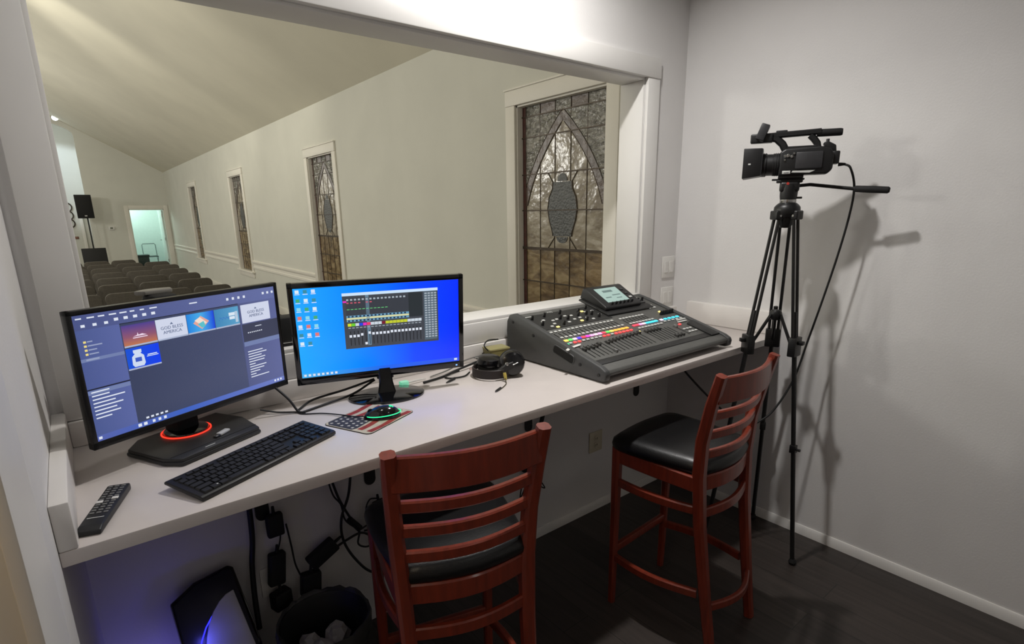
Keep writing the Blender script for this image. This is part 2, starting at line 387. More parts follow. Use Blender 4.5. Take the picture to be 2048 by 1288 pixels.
def make_window(idx):
    """local: origin at (0, y0, 0); u = y from the opening's near edge"""
    root = bpy.data.objects.new('window_1', None); COL.objects.link(root); root['kind'] = 'structure'; root.location = (0, WY[0][0], 0)
    Wd = WY[0][1]-WY[0][0]; X = .05; t = .006
    b = MB(); c = .11
    b.box(-.022, 0, -c, 0, WZ0-.01, WZ1, .004); b.box(-.022, 0, Wd, Wd+c, WZ0-.01, WZ1, .004); b.box(-.026, 0, -c, Wd+c, WZ1, WZ1+c, .005); b.box(-.034, 0, -c-.008, Wd+c+.008, WZ1+c, WZ1+c+.014, .004)
    b.build('casing', M_ntrim, root)
    b = MB(); b.box(-.0, X+.02, -.001, .012, WZ0, WZ1); b.box(0, X+.02, Wd-.012, Wd+.001, WZ0, WZ1); b.box(0, X+.02, 0, Wd, WZ1-.012, WZ1); b.build('jamb', M_ntrim, root)
    MB().box(-.06, X+.02, -c-.03, Wd+c+.03, WZ0-.035, WZ0, .006).build('window_sill', M_ntrim, root)
    MB().box(-.02, 0, -c, Wd+c, WZ0-.13, WZ0-.035, .004).build('apron', M_ntrim, root)
    MB().box(X+.012, X+.03, 0, Wd, WZ0, WZ1).build('backing', M_dark, root)
    y0, y1 = .012, Wd-.012; cy = Wd/2
    bars = [WZ0, .92, 1.18, 1.44, 1.73, 2.0, 2.27, 2.42, WZ1-.012]
    colw = (y1-y0-.09)/5; cols = [y0+.045+colw*k for k in range(6)]
    gap = .003
    def pane(nm, ya, yb, za, zb, m, dx=0): MB().box(X+dx, X+dx+t, ya+gap, yb-gap, za+gap, zb-gap).build(nm, m, root, smooth=0)
    # border panes, left and right, and the top row
    for k in range(len(bars)-1):
        pane('border_pane', y0, cols[0], bars[k], bars[k+1], G_red); pane('border_pane', cols[5], y1, bars[k], bars[k+1], G_red)
    for k in range(5):
        pane('border_pane', cols[k], cols[k+1], 2.42, WZ1-.012, G_band if k % 2 else G_hammer)
    for r in range(len(bars)-2):
        for k in range(5): pane('pane', cols[k], cols[k+1], bars[r], bars[r+1], G_amber if bars[r] < 1.4 else G_opal)
    # gothic arch: two bands, the spandrel glass outside them
    lim = cols[5]-cy-.003
    def arc_w(z, off=0): q = max(0, min(1, (z-1.40)/(2.43-off*1.3-1.40))); return (.50-off)*(1-q**2.3)
    def half(z, off=0): return max(.0, min(lim, arc_w(z, off)))
    zs = [1.44+(.98)*k/24 for k in range(25)]
    for sgn in (-1, 1):
        for (za, zb) in ((1.46, 1.73), (1.73, 2.0), (2.0, 2.27), (2.27, 2.43)):
            zz = [za+.002+(zb-za-.004)*k/8 for k in range(9)]; zz = [z for z in zz if half(z)-half(z, .06) > .004]
            if len(zz) < 2: continue
            o = [(cy+sgn*half(z), z) for z in zz]; i = [(cy+sgn*half(z, .06), z) for z in zz]
            MB().prism(o+i[::-1], X-.004, X-.0005, 'x').build('arch_band', G_band, root, smooth=0)
        for (za, zb) in ((1.73, 2.0), (2.0, 2.27), (2.27, 2.42)):
            zz = [za+.004+(zb-za-.008)*k/8 for k in range(9)]; zz = [z for z in zz if half(z) < lim-.004]
            if len(zz) < 2: continue
            i = [(cy+sgn*(half(z)+.003), z) for z in zz]; e = cy+sgn*lim
            MB().prism(i+[(e, zz[-1]), (e, zz[0])], X-.003, X-.0005, 'x').build('spandrel_pane', G_hammer, root, smooth=0)
    # urn
    prof = [(.10, 1.54), (.105, 1.57), (.14, 1.66), (.155, 1.74), (.14, 1.82), (.105, 1.88), (.10, 1.93)]
    MB().prism([(cy+w, z) for w, z in prof]+[(cy-w, z) for w, z in prof[::-1]], X-.005, X-.0006, 'x').build('urn_pane', G_dark, root, smooth=0)
    MB().prism([(cy+.05*math.cos(PI*k/8), 1.936+.055*math.sin(PI*k/8)) for k in range(9)], X-.005, X-.0006, 'x').build('urn_pane', G_dark, root, smooth=0)
    MB().prism([(cy-.06*math.cos(PI*k/8), 1.534-.045*math.sin(PI*k/8)) for k in range(9)], X-.005, X-.0006, 'x').build('urn_pane', G_dark, root, smooth=0)
    # lead cames
    b = MB()
    for z in bars[1:-1]: h = .010 if abs(z-1.44) < .01 else .0038; b.box(X-.008, X+.004, y0, y1, z-h, z+h)
    for y in cols: b.box(X-.0045, X+.004, y-.002, y+.002, WZ0, WZ1)
    for sgn in (-1, 1):
        for off in (0, .06): b.tube([(X-.004, cy+sgn*half(z, off), z) for z in zs if .005 < half(z, off) < lim-.001], .003, 5)
    b.tube([(X-.005, cy+w, z) for w, z in prof], .004, 5); b.tube([(X-.005, cy-w, z) for w, z in prof], .004, 5)
    for s_ in (-1, 1): b.tube([(X-.004, cy+s_*.10, 1.93), (X-.004, cy+s_*.155, 2.0)], .003, 5); b.tube([(X-.004, cy+s_*.08, 1.53), (X-.004, cy+s_*.15, 1.45)], .003, 5)
    b.build('lead_came', M_lead, root)
    return root
win = make_window(1)
for k in range(1, 4):
    w = copy_tree(win); w.name = 'window_%d' % (k+1); w.location = (0, WY[k][0], 0)

# ================================================================== COUNTER
ct = thing('counter', 'long white built-in worktop with low splash boards under the booth window', 'counter', (-1.5, -.337, 0))
def at(o, x, y, z): return (x-o.location.x, y-o.location.y, z-o.location.z)
def lbox(b, o, x0, x1, y0, y1, z0, z1, r=0): lx, ly, lz = o.location; return b.box(x0-lx, x1-lx, y0-ly, y1-ly, z0-lz, z1-lz, r)
lbox(MB(), ct, XL, 0, -.674, 0, H-.034, H, .003).build('worktop', M_counter, ct)
lbox(MB(), ct, XL, XL+.034, -.674, 0, H, H+.105, .004).build('side_splash', M_edge, ct)
lbox(MB(), ct, -.036, 0, -.674, -.12, H, H+.122, .006).build('side_splash', M_edge, ct)
lbox(MB(), ct, XL+.034, 0, -.032, 0, H, H+.077, .004).build('back_splash', M_edge, ct)
# L-brackets, black with rounded ends
bx = [(-2.47, 'black steel L-bracket under the worktop below the left monitor'), (-2.045, "black steel L-bracket under the worktop just left of the near bar stool"),
      (-1.178, 'black steel L-bracket under the worktop between the two bar stools'), (-.322, 'black steel L-bracket under the worktop nearest the right wall')]
def bracket_mesh():
    b = MB(); w = .024
    prof = [(-w, 1.03), (w, 1.03), (w, .655)] + [(w*math.cos(a), .655-w*math.sin(a)) for a in [PI*k/8 for k in range(1, 8)]] + [(-w, .655)]
    b.prism(prof, -.007, -.001, 'y', .001, 1); b.box(-w, w, -.40, -.001, 1.0285, 1.0345, .001); return b
bm_ = bracket_mesh(); bme = bm_.mesh('bracket', M_black)
for x, lb in bx:
    br = thing('bracket', lb, 'bracket', (x, 0, 0), 0, 'worktop brackets'); link('bracket_plate', bme, br)
    for z in (.70, .85): MB().lathe([(.006, 0), (.006, .003), (0, .004)], 8, T(0, -.007, z) @ rotM(PI/2)).build('screw', M_chrome, br)
# switch and outlet plates
def plate(name, x, z, w, h, label, m, kind):
    p = thing(name, label, 'switch' if kind == 'sw' else 'outlet', (x, 0, z))
    MB().box(-w/2, w/2, -.007, -.0005, -h/2, h/2, .003).build('cover_plate', m, p)
    if kind == 'sw':
        for dx in (-.024, .024):
            MB().box(dx-.0165, dx+.0165, -.009, -.006, -.034, .034, .001).build('switch_frame', m, p)
            MB().prism([(-.0115, -.03), (-.0095, .03), (-.006, .03), (-.006, -.03)], dx-.013, dx+.013, 'x').build('rocker', m, p)
    else:
        for dz in (-.02, .02):
            f = MB().lathe([(.017, 0), (.017, .003), (.015, .004)], 14, T(0, -.006, dz) @ rotM(PI/2)).build('socket', m, p)
            MB().box(-.007, -.005, -.0115, -.0095, dz-.004, dz+.006).box(.005, .007, -.0115, -.0095, dz-.004, dz+.006).build('slot', M_dark, f)
    return p
plate('light_switch', -.072, 1.388, .118, .125, 'white two-gang rocker switch plate, upper of the two beside the window', M_white, 'sw')
plate('light_switch', -.072, 1.206, .118, .125, 'white two-gang rocker switch plate just behind the mixing console, lower of two', M_white, 'sw')
plate('wall_outlet', -.672, .435, .105, .125, 'cream power outlet on the wall under the worktop beside the far stool', M_cream, 'ou')

# ================================================================== MONITORS
class Screen:
    """flat screen picture built from thin glowing sheets; u to the right, v down, both 0..1"""
    def __init__(s, parent, W, Hh, M, base):
        s.W, s.H, s.M, s.k = W, Hh, M, 1
        b = MB().box(-W/2, W/2, -.0006, 0, -Hh/2, Hh/2); s.base = b.build('screen', base, parent, mw=M); s.pending = {}
    def xy(s, u, v): return ((u-.5)*s.W, (.5-v)*s.H)
    def rect(s, name, u0, v0, u1, v1, m, lay=1):
        x0, z1 = s.xy(u0, v0); x1, z0 = s.xy(u1, v1)
        return MB().box(x0, x1, -.0006-.0003*lay, -.0005, z0, z1).build(name, m, s.base, smooth=0)
    def many(s, name, rects, m, lay=2):
        b = MB()
        for u0, v0, u1, v1 in rects:
            x0, z1 = s.xy(u0, v0); x1, z0 = s.xy(u1, v1); b.box(x0, x1, -.0006-.0003*lay, -.0005, z0, z1)
        return stuff(b.build(name, m, s.base, smooth=0))
    def poly(s, name, pts, m, lay=2):
        return MB().prism([s.xy(*p) for p in pts], -.0006-.0003*lay, -.0005, 'y').build(name, m, s.base, smooth=0)
    def text(s, body, u, v, size, m, lay=3):
        x, z = s.xy(u, v); me = text_mesh(body, size, m)
        return link('lettering', me, s.base, mw=T(x, -.0006-.0003*lay, z) @ rotM(PI/2))
def em(name, rgb, es=1): return mat(name, (5, 5, 6), .3, var=0, emit=rgb, es=es)
E_white = em('ui_white', (222, 228, 240)); E_dim = em('ui_dim_text', (150, 160, 190)); E_bar = em('ui_bar', (92, 104, 156)); E_hi = em('ui_highlight', (112, 126, 170))
E_dkline = em('ui_line', (30, 34, 48)); E_folder = em('ui_folder', (235, 215, 130))

def frame(b, W, Hh, d, bw, bt, bb, r=.006):
    """bezel ring with a hole for the screen"""
    for (x0, x1, z0, z1) in ((-W/2, W/2, Hh/2-bt, Hh/2), (-W/2, W/2, -Hh/2, -Hh/2+bb), (-W/2, -W/2+bw, -Hh/2, Hh/2), (W/2-bw, W/2, -Hh/2, Hh/2)):
        b.box(x0, x1, -.003, d, z0, z1, .002)
    b.box(-W/2+.001, W/2-.001, .001, d, -Hh/2+.001, Hh/2-.001, .004)

# ---- left monitor: angular base with a red light ring -----------------
m1 = thing('monitor', 'large black desktop monitor showing media software, red ring in its angular base', 'monitor', (-2.628, -.225, H), math.radians(24.3))
W1, H1 = .607, .352
PM = T(0, 0, 1.333-H)
frame(b := MB(), W1, H1, .022, .013, .012, .020); b.build('bezel', M_bezel, m1, mw=PM)
sm = MB().box(-.2, .2, .022, .05, -.13, .13, .012).build('back_shell', M_black, m1, mw=PM)
SW, SH = W1-.026, H1-.032
s1 = Screen(m1, SW, SH, PM @ T(0, -.0005, .004), emat('ui_base', [(0, (58, 68, 112)), (.5, (66, 75, 108)), (1, (74, 84, 130))]))
s1.rect('title_bar', 0, 0, 1, .115, emat('ui_title', [(0, (72, 82, 132)), (1, (98, 108, 160))]), 1)
s1.rect('library_panel', 0, .115, .172, .955, emat('ui_lib', [(0, (74, 88, 142)), (1, (88, 100, 158))], axis=0), 1)
s1.rect('slide_area', .172, .115, .762, .955, emat('ui_slides', [(0, (56, 64, 92)), (1, (68, 76, 108))]), 1)
s1.rect('output_panel', .765, .115, 1, .955, emat('ui_out', [(0, (80, 88, 132)), (1, (92, 100, 150))]), 1)
s1.rect('task_bar', 0, .955, 1, 1, emat('ui_task', [(0, (84, 98, 168)), (.4, (60, 96, 190)), (1, (110, 124, 190))]), 2)
s1.rect('section_line', .172, .112, .762, .118, E_dkline, 2); s1.rect('section_line', 0, .335, .172, .36, E_hi, 2)
s1.rect('section_line', 0, .575, .172, .585, E_dkline, 2); s1.rect('section_line', 0, .59, .172, .622, E_hi, 2)
s1.rect('preview_panel', .77, .325, 1, .50, em('ui_prev', (58, 62, 84)), 2); s1.rect('section_line', .77, .50, 1, .545, E_hi, 2)
# thumbnails
cols = [(.176, .322), (.325, .471), (.474, .618), (.621, .760)]
s1.rect('slide_thumbnail', cols[0][0], .135, cols[0][1], .315, emat('th_sun', [(0, (196, 120, 70)), (.45, (140, 84, 110)), (1, (74, 62, 140))], axis=2), 3)
s1.rect('slide_thumbnail', cols[1][0], .135, cols[1][1], .315, em('th_white', (206, 212, 232)), 3)
s1.rect('slide_thumbnail', cols[2][0], .135, cols[2][1], .315, emat('th_blue', [(0, (30, 130, 220)), (.5, (70, 170, 230)), (1, (10, 60, 215))]), 3)
s1.rect('slide_thumbnail', cols[3][0], .135, cols[3][1], .315, emat('th_teal', [(0, (60, 130, 180)), (1, (90, 160, 200))]), 3)
s1.rect('slide_thumbnail', .775, .135, .955, .315, em('th_white', (206, 212, 232)), 3)
s1.rect('slide_thumbnail', cols[0][0], .325, cols[0][1], .505, emat('th_royal', [(0, (20, 80, 210)), (1, (10, 60, 235))]), 3)
for (a, b_) in cols: s1.rect('thumbnail_caption', a, .302, b_, .315, em('ui_cap', (170, 180, 205)), 4)
s1.rect('thumbnail_caption', cols[0][0], .493, cols[0][1], .505, em('ui_cap', (170, 180, 205)), 4)
E_ink = em('ink_slate', (96, 108, 140))
for (a, b_) in (cols[1], (.775, .955)):
    s1.text('GOD BLESS', (a+b_)/2, .215, .0125, E_ink, 4); s1.text('AMERICA', (a+b_)/2, .253, .0125, E_ink, 4)
    s1.poly('star_mark', [((a+b_)/2-.008, .19), ((a+b_)/2, .172), ((a+b_)/2+.008, .19)], E_ink, 4)
# skyline silhouette, diamond, chart, jar
a, b_ = cols[0]; c = (a+b_)/2
s1.poly('skyline', [(c-.03, .235), (c-.012, .226), (c-.009, .205), (c-.006, .226), (c+.01, .22), (c+.03, .235)], em('th_pale', (235, 215, 235)), 4); s1.rect('caption_line', c-.032, .243, c+.032, .250, em('th_pale', (235, 215, 235)), 4)
a, b_ = cols[2]; c = (a+b_)/2
s1.poly('diamond', [(c-.042, .222), (c, .165), (c+.042, .222), (c, .285)], em('th_coral', (226, 164, 150)), 4); s1.poly('diamond', [(c-.034, .20), (c-.005, .175), (c+.03, .235), (c, .25)], em('th_cream', (240, 220, 205)), 5); s1.poly('diamond', [(c-.02, .235), (c+.012, .215), (c+.02, .262), (c, .275)], em('th_aqua', (90, 190, 200)), 6)
a, b_ = cols[3]
s1.many('chart_line', [(a+.02+.006*i, .235-.02*abs(math.sin(i*1.1)), a+.026+.006*i, .245-.02*abs(math.sin(i*1.1))) for i in range(10)], em('th_line', (60, 120, 190)), 4)
s1.rect('chart_block', a+.08, .185, a+.115, .215, em('th_pale2', (215, 228, 240)), 4); s1.rect('chart_block', a+.082, .222, a+.113, .25, em('th_pale2', (215, 228, 240)), 4); s1.rect('chart_block', a+.116, .18, a+.132, .285, em('th_pale3', (180, 200, 220)), 4)
a = cols[0][0]; c = a+.048; E_jar = em('th_jar', (205, 218, 240))
s1.poly('jar', [(c-.018, .345), (c+.018, .345), (c+.018, .37), (c+.012, .376), (c+.026, .40), (c+.028, .465), (c+.02, .485), (c-.02, .485), (c-.028, .465), (c-.026, .40), (c-.012, .376), (c-.018, .37)], E_jar, 4)
s1.rect('jar_label', c-.014, .41, c+.014, .445, em('th_royal2', (60, 90, 190)), 5)
s1.many('caption_line', [(c+.042, .40, c+.085, .408), (c+.038, .414, c+.09, .42)], em('th_pale2', (215, 228, 240)), 4)
R = random.Random(3)
s1.many('menu_text', [(.01+.043*i, .022, .01+.043*i+R.uniform(.018, .036), .032) for i in range(8)] + [(.155+.04*i, .06, .172+.04*i, .082) for i in range(5)] + [(.50, .035, .54, .045)] + [(.70+.033*i, .045, .712+.033*i, .068) for i in range(4)] + [(.92+.03*i, .04, .932+.03*i, .062) for i in range(3)] + [(.025+.045*i, .075, .040+.045*i, .095) for i in range(3)], E_white, 3)
s1.many('list_icon', [(.022, .20+.032*i, .032, .216+.032*i) for i in range(4)], E_folder, 3)
s1.many('list_text', [(.036, .203+.032*i, .036+[.02, .055, .032, .036][i], .212+.032*i) for i in range(4)] + [(.02, .34, .07, .352)], E_dim, 4)
s1.many('list_text', [(.012, .60+.03*i, .012+R.uniform(.05, .13), .609+.03*i) for i in range(8)] + [(.785, .60+.026*i, .785+R.uniform(.03, .13), .608+.026*i) for i in range(11)] + [(.80+.012*i, .41, .806+.012*i, .42) for i in range(8)] + [(.85, .36, .89, .366)], E_white, 4)
s1.many('task_icon', [(.005, .965, .018, .985), (.17, .965, .185, .99), (.195, .965, .21, .99), (.235, .965, .247, .988), (.262, .965, .274, .988), (.288, .965, .30, .988)] + [(.21+.022*i, .925, .222+.022*i, .940) for i in range(5)] + [(.93+.02*i, .965, .94+.02*i, .985) for i in range(3)], E_white, 4)
# stand: column behind the panel with a flared top, angular base, red ring
b = MB(); b.box(-.058, .015, .06, .13, .015, .441, .014); b.build('stand_column', M_rubber, m1)
b = MB(); n = 16
prof = [(-.074+.105*k/n, .125+.022*math.sin(PI*k/n)) for k in range(n+1)]
b.prism(prof+[(.018, .095), (-.061, .095)], .440, .452, 'z', .003); b.build('stand_cap', mat('cap_grey', (128, 125, 118), .4), m1)
b = MB(); b.box(-.055, .055, .03, .085, .18, .27, .01); b.build('stand_mount', M_black, m1)
base = [(-.13, .15), (-.185, .10), (-.178, -.06), (-.155, -.108), (.10, -.100), (.138, .03), (.125, .15)]
b = MB(); b.prism(base, .002, .012, 'z', .003); b.prism([(x*.985, y*.97) for x, y in base], .010, .022, 'z', .004); bs = b.build('base', mat('base_grey', (40, 40, 40), .45, var=.08, vscale=60), m1)
b = MB(); b.box(-.165, .105, -.072, -.070, .0215, .0228); b.build('base_seam', M_rubber, m1)
MB().lathe([(.062, .02), (.060, .03), (.05, .034), (.03, .036), (0, .036)], 32, T(-.02, .080, 0)).build('swivel_disc', M_gloss, m1)
b = MB(); b.tube([(-.02+.066*math.cos(2*PI*k/40), .080+.066*math.sin(2*PI*k/40), .0240) for k in range(40)], .0025, 6, close=True); b.build('light_ring', mat('red_led', (90, 8, 6), .4, var=0, emit=(255, 60, 40), es=1.2), m1)
MB().box(-.075, -.045, -.090, -.087, .0215, .0226).build('maker_mark', M_btn, m1)

# ---- right monitor: oval base ----------------------------------------
m2 = thing('monitor', 'black desktop monitor with bright blue desktop and mixer window, on an oval base', 'monitor', (-2.035, -.205, H), math.radians(-17.4))
W2, H2 = .605, .363
PM = T(0, 0, 1.323-H) @ rotM(math.radians(5.5))
frame(b := MB(), W2, H2, .020, .018, .018, .027); b.build('bezel', M_gloss, m2, mw=PM)
MB().box(-.22, .22, .02, .045, -.12, .12, .012).build('back_shell', M_black, m2, mw=PM)
MB().box(-.024, .024, -.0045, -.003, -H2/2+.009, -H2/2+.013).build('maker_mark', M_btn, m2, mw=PM)
MB().box(.27, .276, -.0045, -.003, -H2/2+.010, -H2/2+.014).build('power_led', em('led_blue', (120, 170, 255), 2), m2, mw=PM)
s2 = Screen(m2, W2-.036, H2-.045, PM @ T(0, -.0005, .0045), emat('desktop_blue', [(0, (30, 158, 250)), (.35, (0, 128, 255)), (.7, (0, 66, 255)), (1, (0, 44, 240))], 1.15))
s2.rect('task_bar', 0, .952, 1, 1, emat('task2', [(0, (70, 175, 235)), (.5, (20, 100, 235)), (1, (40, 80, 235))]), 1)
s2.many('task_icon', [(.012+.026*i, .962, .026+.026*i, .986) for i in range(8)] + [(.965, .96, .985, .985)], E_white, 2)
for c in range(3):
    for r in range(7):
        if r == 6 and c == 2: continue
        u, v = .022+.045*c, .035+.095*r; k = (c*7+r*5) % 6
        s2.rect('desktop_icon', u-.011, v-.018, u+.011, v+.018, em('icon_%d' % k, [(220, 235, 245), (60, 140, 160), (210, 225, 250), (230, 120, 110), (140, 215, 235), (70, 170, 120)][k]), 2)
        s2.rect('icon_name', u-.014, v+.024, u+.014, v+.031, E_white, 2)
# mixer window
u0, u1, v0, v1 = .272, .862, .080, .715
s2.rect('app_window', u0, v0, u1, v1, em('mix_body', (66, 70, 78)), 2); s2.rect('window_title', u0, v0, u1, v0+.032, em('mix_title', (205, 228, 250)), 3)
wu = u1-u0; wv = v1-v0
def U(x): return u0+x*wu
def V(y): return v0+y*wv
s2.rect('meter_area', U(.03), V(.09), U(.68), V(.40), em('mix_meter', (58, 62, 70)), 3); s2.rect('side_area', U(.68), V(.06), U(.83), V(.50), em('mix_blank', (44, 50, 54)), 3)
s2.rect('knob_row', U(.03), V(.40), U(.68), V(.435), em('mix_row', (110, 160, 190)), 3); s2.rect('knob_row', U(.03), V(.44), U(.68), V(.47), em('mix_row2', (220, 220, 170)), 3); s2.rect('knob_row', U(.03), V(.475), U(.68), V(.51), em('mix_row', (110, 160, 190)), 3)
s2.rect('output_strip', U(.845), V(.06), U(.985), V(.96), em('mix_side', (84, 100, 112)), 3)
n = 20; cw_ = .78/n
s2.many('fader_slot', [(U(.055+cw_*i), V(.68), U(.062+cw_*i), V(.94)) for i in range(n)], em('mix_slot', (22, 24, 28)), 4)
fv = [.77, .77, .77, .75, .92, .73, .75, .75, .75, .75, .75, .74, .74, .74, .74, .74, .74, .74, .74, .74]
s2.many('fader_cap', [(U(.046+cw_*i), V(fv[i]-.022), U(.071+cw_*i), V(fv[i]+.022)) for i in range(n)], E_white, 5)
colr = ['y', 'g', 'w', 'b', 'm', 'r', 'w', 'w', 'w', 'd', 'y2', 'y2', 'y2', 'y2', 'y2', 'y2', 'w', 'w', 'w', 'w']
CM = {'y': (214, 226, 50), 'g': (110, 210, 50), 'w': (205, 215, 225), 'b': (40, 70, 220), 'm': (225, 50, 190), 'r': (235, 60, 100), 'd': (120, 30, 50), 'y2': (196, 205, 50)}
for i in range(n): s2.rect('scribble_strip', U(.037+cw_*i), V(.54), U(.037+cw_*(i+.92)), V(.59), em('mix_'+colr[i], CM[colr[i]]), 4)
s2.many('channel_text', [(U(.04+cw_*i), V(.615), U(.066+cw_*i), V(.628)) for i in range(n)] + [(U(.04+cw_*i), V(.105), U(.062+cw_*i), V(.135)) for i in range(16)] + [(U(.855+.035*c), V(.08+.045*r), U(.88+.035*c), V(.105+.045*r)) for r in range(19) for c in range(4)], em('mix_text', (165, 175, 185)), 4)
s2.many('channel_text', [(U(.04+cw_*i), V(.165), U(.062+cw_*i), V(.185)) for i in (0, 1, 2, 3, 5, 6)], em('mix_red', (205, 90, 110)), 4)
s2.many('meter_bar', [(U(.04+cw_*i), V(.285), U(.066+cw_*i), V(.294)) for i in range(11)], em('mix_green', (110, 225, 130)), 4)
s2.many('knob_mark', [(U(.043+cw_*i), V(.405), U(.063+cw_*i), V(.43)) for i in range(16)] + [(U(.043+cw_*i), V(.48), U(.063+cw_*i), V(.505)) for i in range(16)], em('mix_navy', (24, 44, 70)), 4)
s2.rect('fader_highlight', U(.037+cw_*5), V(.05), U(.037+cw_*5.9), V(.96), em('mix_hi', (104, 130, 150)), 3)
s2.rect('mixer_badge', U(.005), V(.135), U(.04), V(.165), em('mix_m', (225, 50, 190)), 4)
# neck and base
b = MB(); b.bar([(0, -.005, .004), (0, .004, .05), (0, .022, .10)], [.07, .05, .046], .02, side=(1, 0, 0)); b.build('neck', M_gloss, m2)
b = MB(); b.lathe([(1, .0), (1, .006), (.96, .010), (.5, .016), (0, .018)], 40, Matrix.Diagonal((.138, .098, 1, 1))); b.build('base', M_gloss, m2)
MB().box(-.03, .03, -.012, .03, -H2/2-.006, -H2/2+.004, .003).build('neck_collar', M_black, m2, mw=PM)

# ---- black box between the two monitors
sp = thing('network_box', 'small black box on the window sill, glimpsed between the two monitors', 'box', (-2.30, .07, OZ0+.0125))
MB().box(-.05, .05, -.04, .04, .0, .105, .006).build('body', M_rubber, sp)
MB().box(-.051, .051, -.042, -.038, .012, .020, .001).build('band', M_chrome, sp)

# ================================================================== KEYBOARD
kb = thing('keyboard', 'black full-size computer keyboard in front of the left monitor', 'keyboard', (-2.553, -.477, H), math.radians(25.9))
KW, KD = .444, .137
kt = math.radians(4.5)
KM = T(0, -KD/2, .006) @ rotM(kt)
b = MB(); b.prism([(0, -.004), (0, .006), (.008, .009), (KD-.004, .011), (KD+.003, .006), (KD+.003, 0)], -KW/2, KW/2, 'x', .002, 2); b.build('case', M_black, kb, mw=KM)
for x in (-.18, .18): MB().box(x-.015, x+.015, KD/2-.03, KD/2-.012, 0, .012, .002).build('foot', M_rubber, kb)
M_key = mat('key_black', (26, 26, 27), .5, var=.05)
keymesh = {}
def key(w, x, y, d=.0155):
    k = (round(w, 4), round(d, 4))
    if k not in keymesh:
        b = MB(); ww, dd = w-.002, d-.002
        t = bmesh.new(); vs_ = [t.verts.new((sx*ww/2*(q), sy*dd/2*(q), z)) for z, q in ((0, 1), (.0045, .88)) for sx, sy in ((-1, -1), (1, -1), (1, 1), (-1, 1))]
        t.faces.new(vs_[4:8])
        for i in range(4): t.faces.new((vs_[i], vs_[(i+1) % 4], vs_[4+(i+1) % 4], vs_[4+i]))
        b._merge(t, None); keymesh[k] = b.mesh('key', M_key, 0)
    link('key', keymesh[k], kb, mw=KM @ T(x, y, .0098))
u = .0186; x0 = -KW/2+.012
rows = [(.012, [1.25, 1.25, 1.25, 6.25, 1.25, 1.25, 1.25, 1.25]), (.032, [2.25]+[1]*10+[2.75]), (.052, [1.75]+[1]*11+[2.25]), (.072, [1.5]+[1]*12+[1.5]), (.092, [1]*13+[2])]
for y, ws in rows:
    x = x0
    for w in ws: key(w*u, x+w*u/2, y+.004, .0185); x += w*u
x = x0
for g in ([1], [1]*4, [1]*4, [1]*4):
    for w in g: key(u, x+u/2, .118, .0135); x += u
    x += .0125
xn = x0+15*u+.005
for c in range(3):
    key(u, xn+u*(c+.5), .118, .0135); key(u, xn+u*(c+.5), .096, .0185); key(u, xn+u*(c+.5), .076, .0185); key(u, xn+u*(c+.5), .016, .0185)
key(u, xn+u*1.5, .036, .0185)
xp = xn+3*u+.005
for r in range(5):
    for c in range(4):
        if r == 0 and c == 1: continue
        key(u, xp+u*(c+.5), .016+.020*r, .0185)
for c in range(4): key(u, xp+u*(c+.5), .118, .0135)
MB().box(-.0022, .0022, -.0016, .0016, 0, .0003).build('key_legend', M_btn, kb, mw=KM @ T(x0+u*2.2, .016, .0144))

# ================================================================== MOUSE + PAD
pad = thing('mouse_pad', 'mouse pad printed with a worn flag of stars and red stripes', 'mouse pad', (-2.182, -.378, H), math.radians(24))
PW, PD, pr = .228, .193, .018
def rrect(w, d, r, n=5):
    pts = []
    for cx, cy, a0 in ((w/2-r, d/2-r, 0), (-w/2+r, d/2-r, 90), (-w/2+r, -d/2+r, 180), (w/2-r, -d/2+r, 270)):
        for k in range(n+1): a = math.radians(a0+90*k/n); pts.append((cx+r*math.cos(a), cy+r*math.sin(a)))
    return pts
MB().prism(rrect(PW, PD, pr), 0, .0025, 'z').build('pad_base', M_rubber, pad)
MB().prism(rrect(PW-.002, PD-.002, pr), .0024, .0028, 'z').build('pad_face', mat('flag_cream', (186, 178, 160), .8, var=.18, vscale=35), pad)
M_red = mat('flag_red', (142, 44, 40), .8, var=.3, vscale=40); M_navy = mat('flag_navy', (50, 51, 62), .8, var=.25, vscale=40)
for k in range(5):
    ya = -PD/2+.004+k*(PD-.008)/4.5; yb = ya+(PD-.008)/9
    n = 12; up = []; dn = []
    xs0 = (-PW/2+.098 if yb > -PD/2+PD*.42 else -PW/2+.016) if k >= 2 else -PW/2+.016
    for i in range(n+1):
        x = xs0+(PW/2-.012-xs0)*i/n; wv_ = .004*math.sin(x*38+k); up.append((x, min(PD/2-.003, yb+wv_))); dn.append((x, max(-PD/2+.003, ya+wv_)))
    MB().prism(dn+up[::-1], .0027, .0030, 'z').build('flag_stripe', M_red, pad, smooth=0)
MB().prism([(-PW/2+.005, PD/2-.02), (-PW/2+.005, -.02), (-PW/2+.02, -.028), (-PW/2+.094, -.022), (-PW/2+.098, .03), (-PW/2+.092, PD/2-.004), (-PW/2+.02, PD/2-.004)], .0027, .0031, 'z').build('flag_canton', M_navy, pad, smooth=0)
M_star = mat('flag_star', (205, 202, 196), .8)
st = MB()
star = [((.007 if k % 2 == 0 else .003)*math.sin(PI*k/5), (.007 if k % 2 == 0 else .003)*math.cos(PI*k/5)) for k in range(10)]
star_me = MB().prism(star, 0, .0003, 'z').mesh('star', M_star, 0)
for r in range(5):
    for c in range(4): link('star', star_me, pad, mw=T(-PW/2+.018+.021*c+(.008 if r % 2 else 0), -.012+.022*r, .0030))
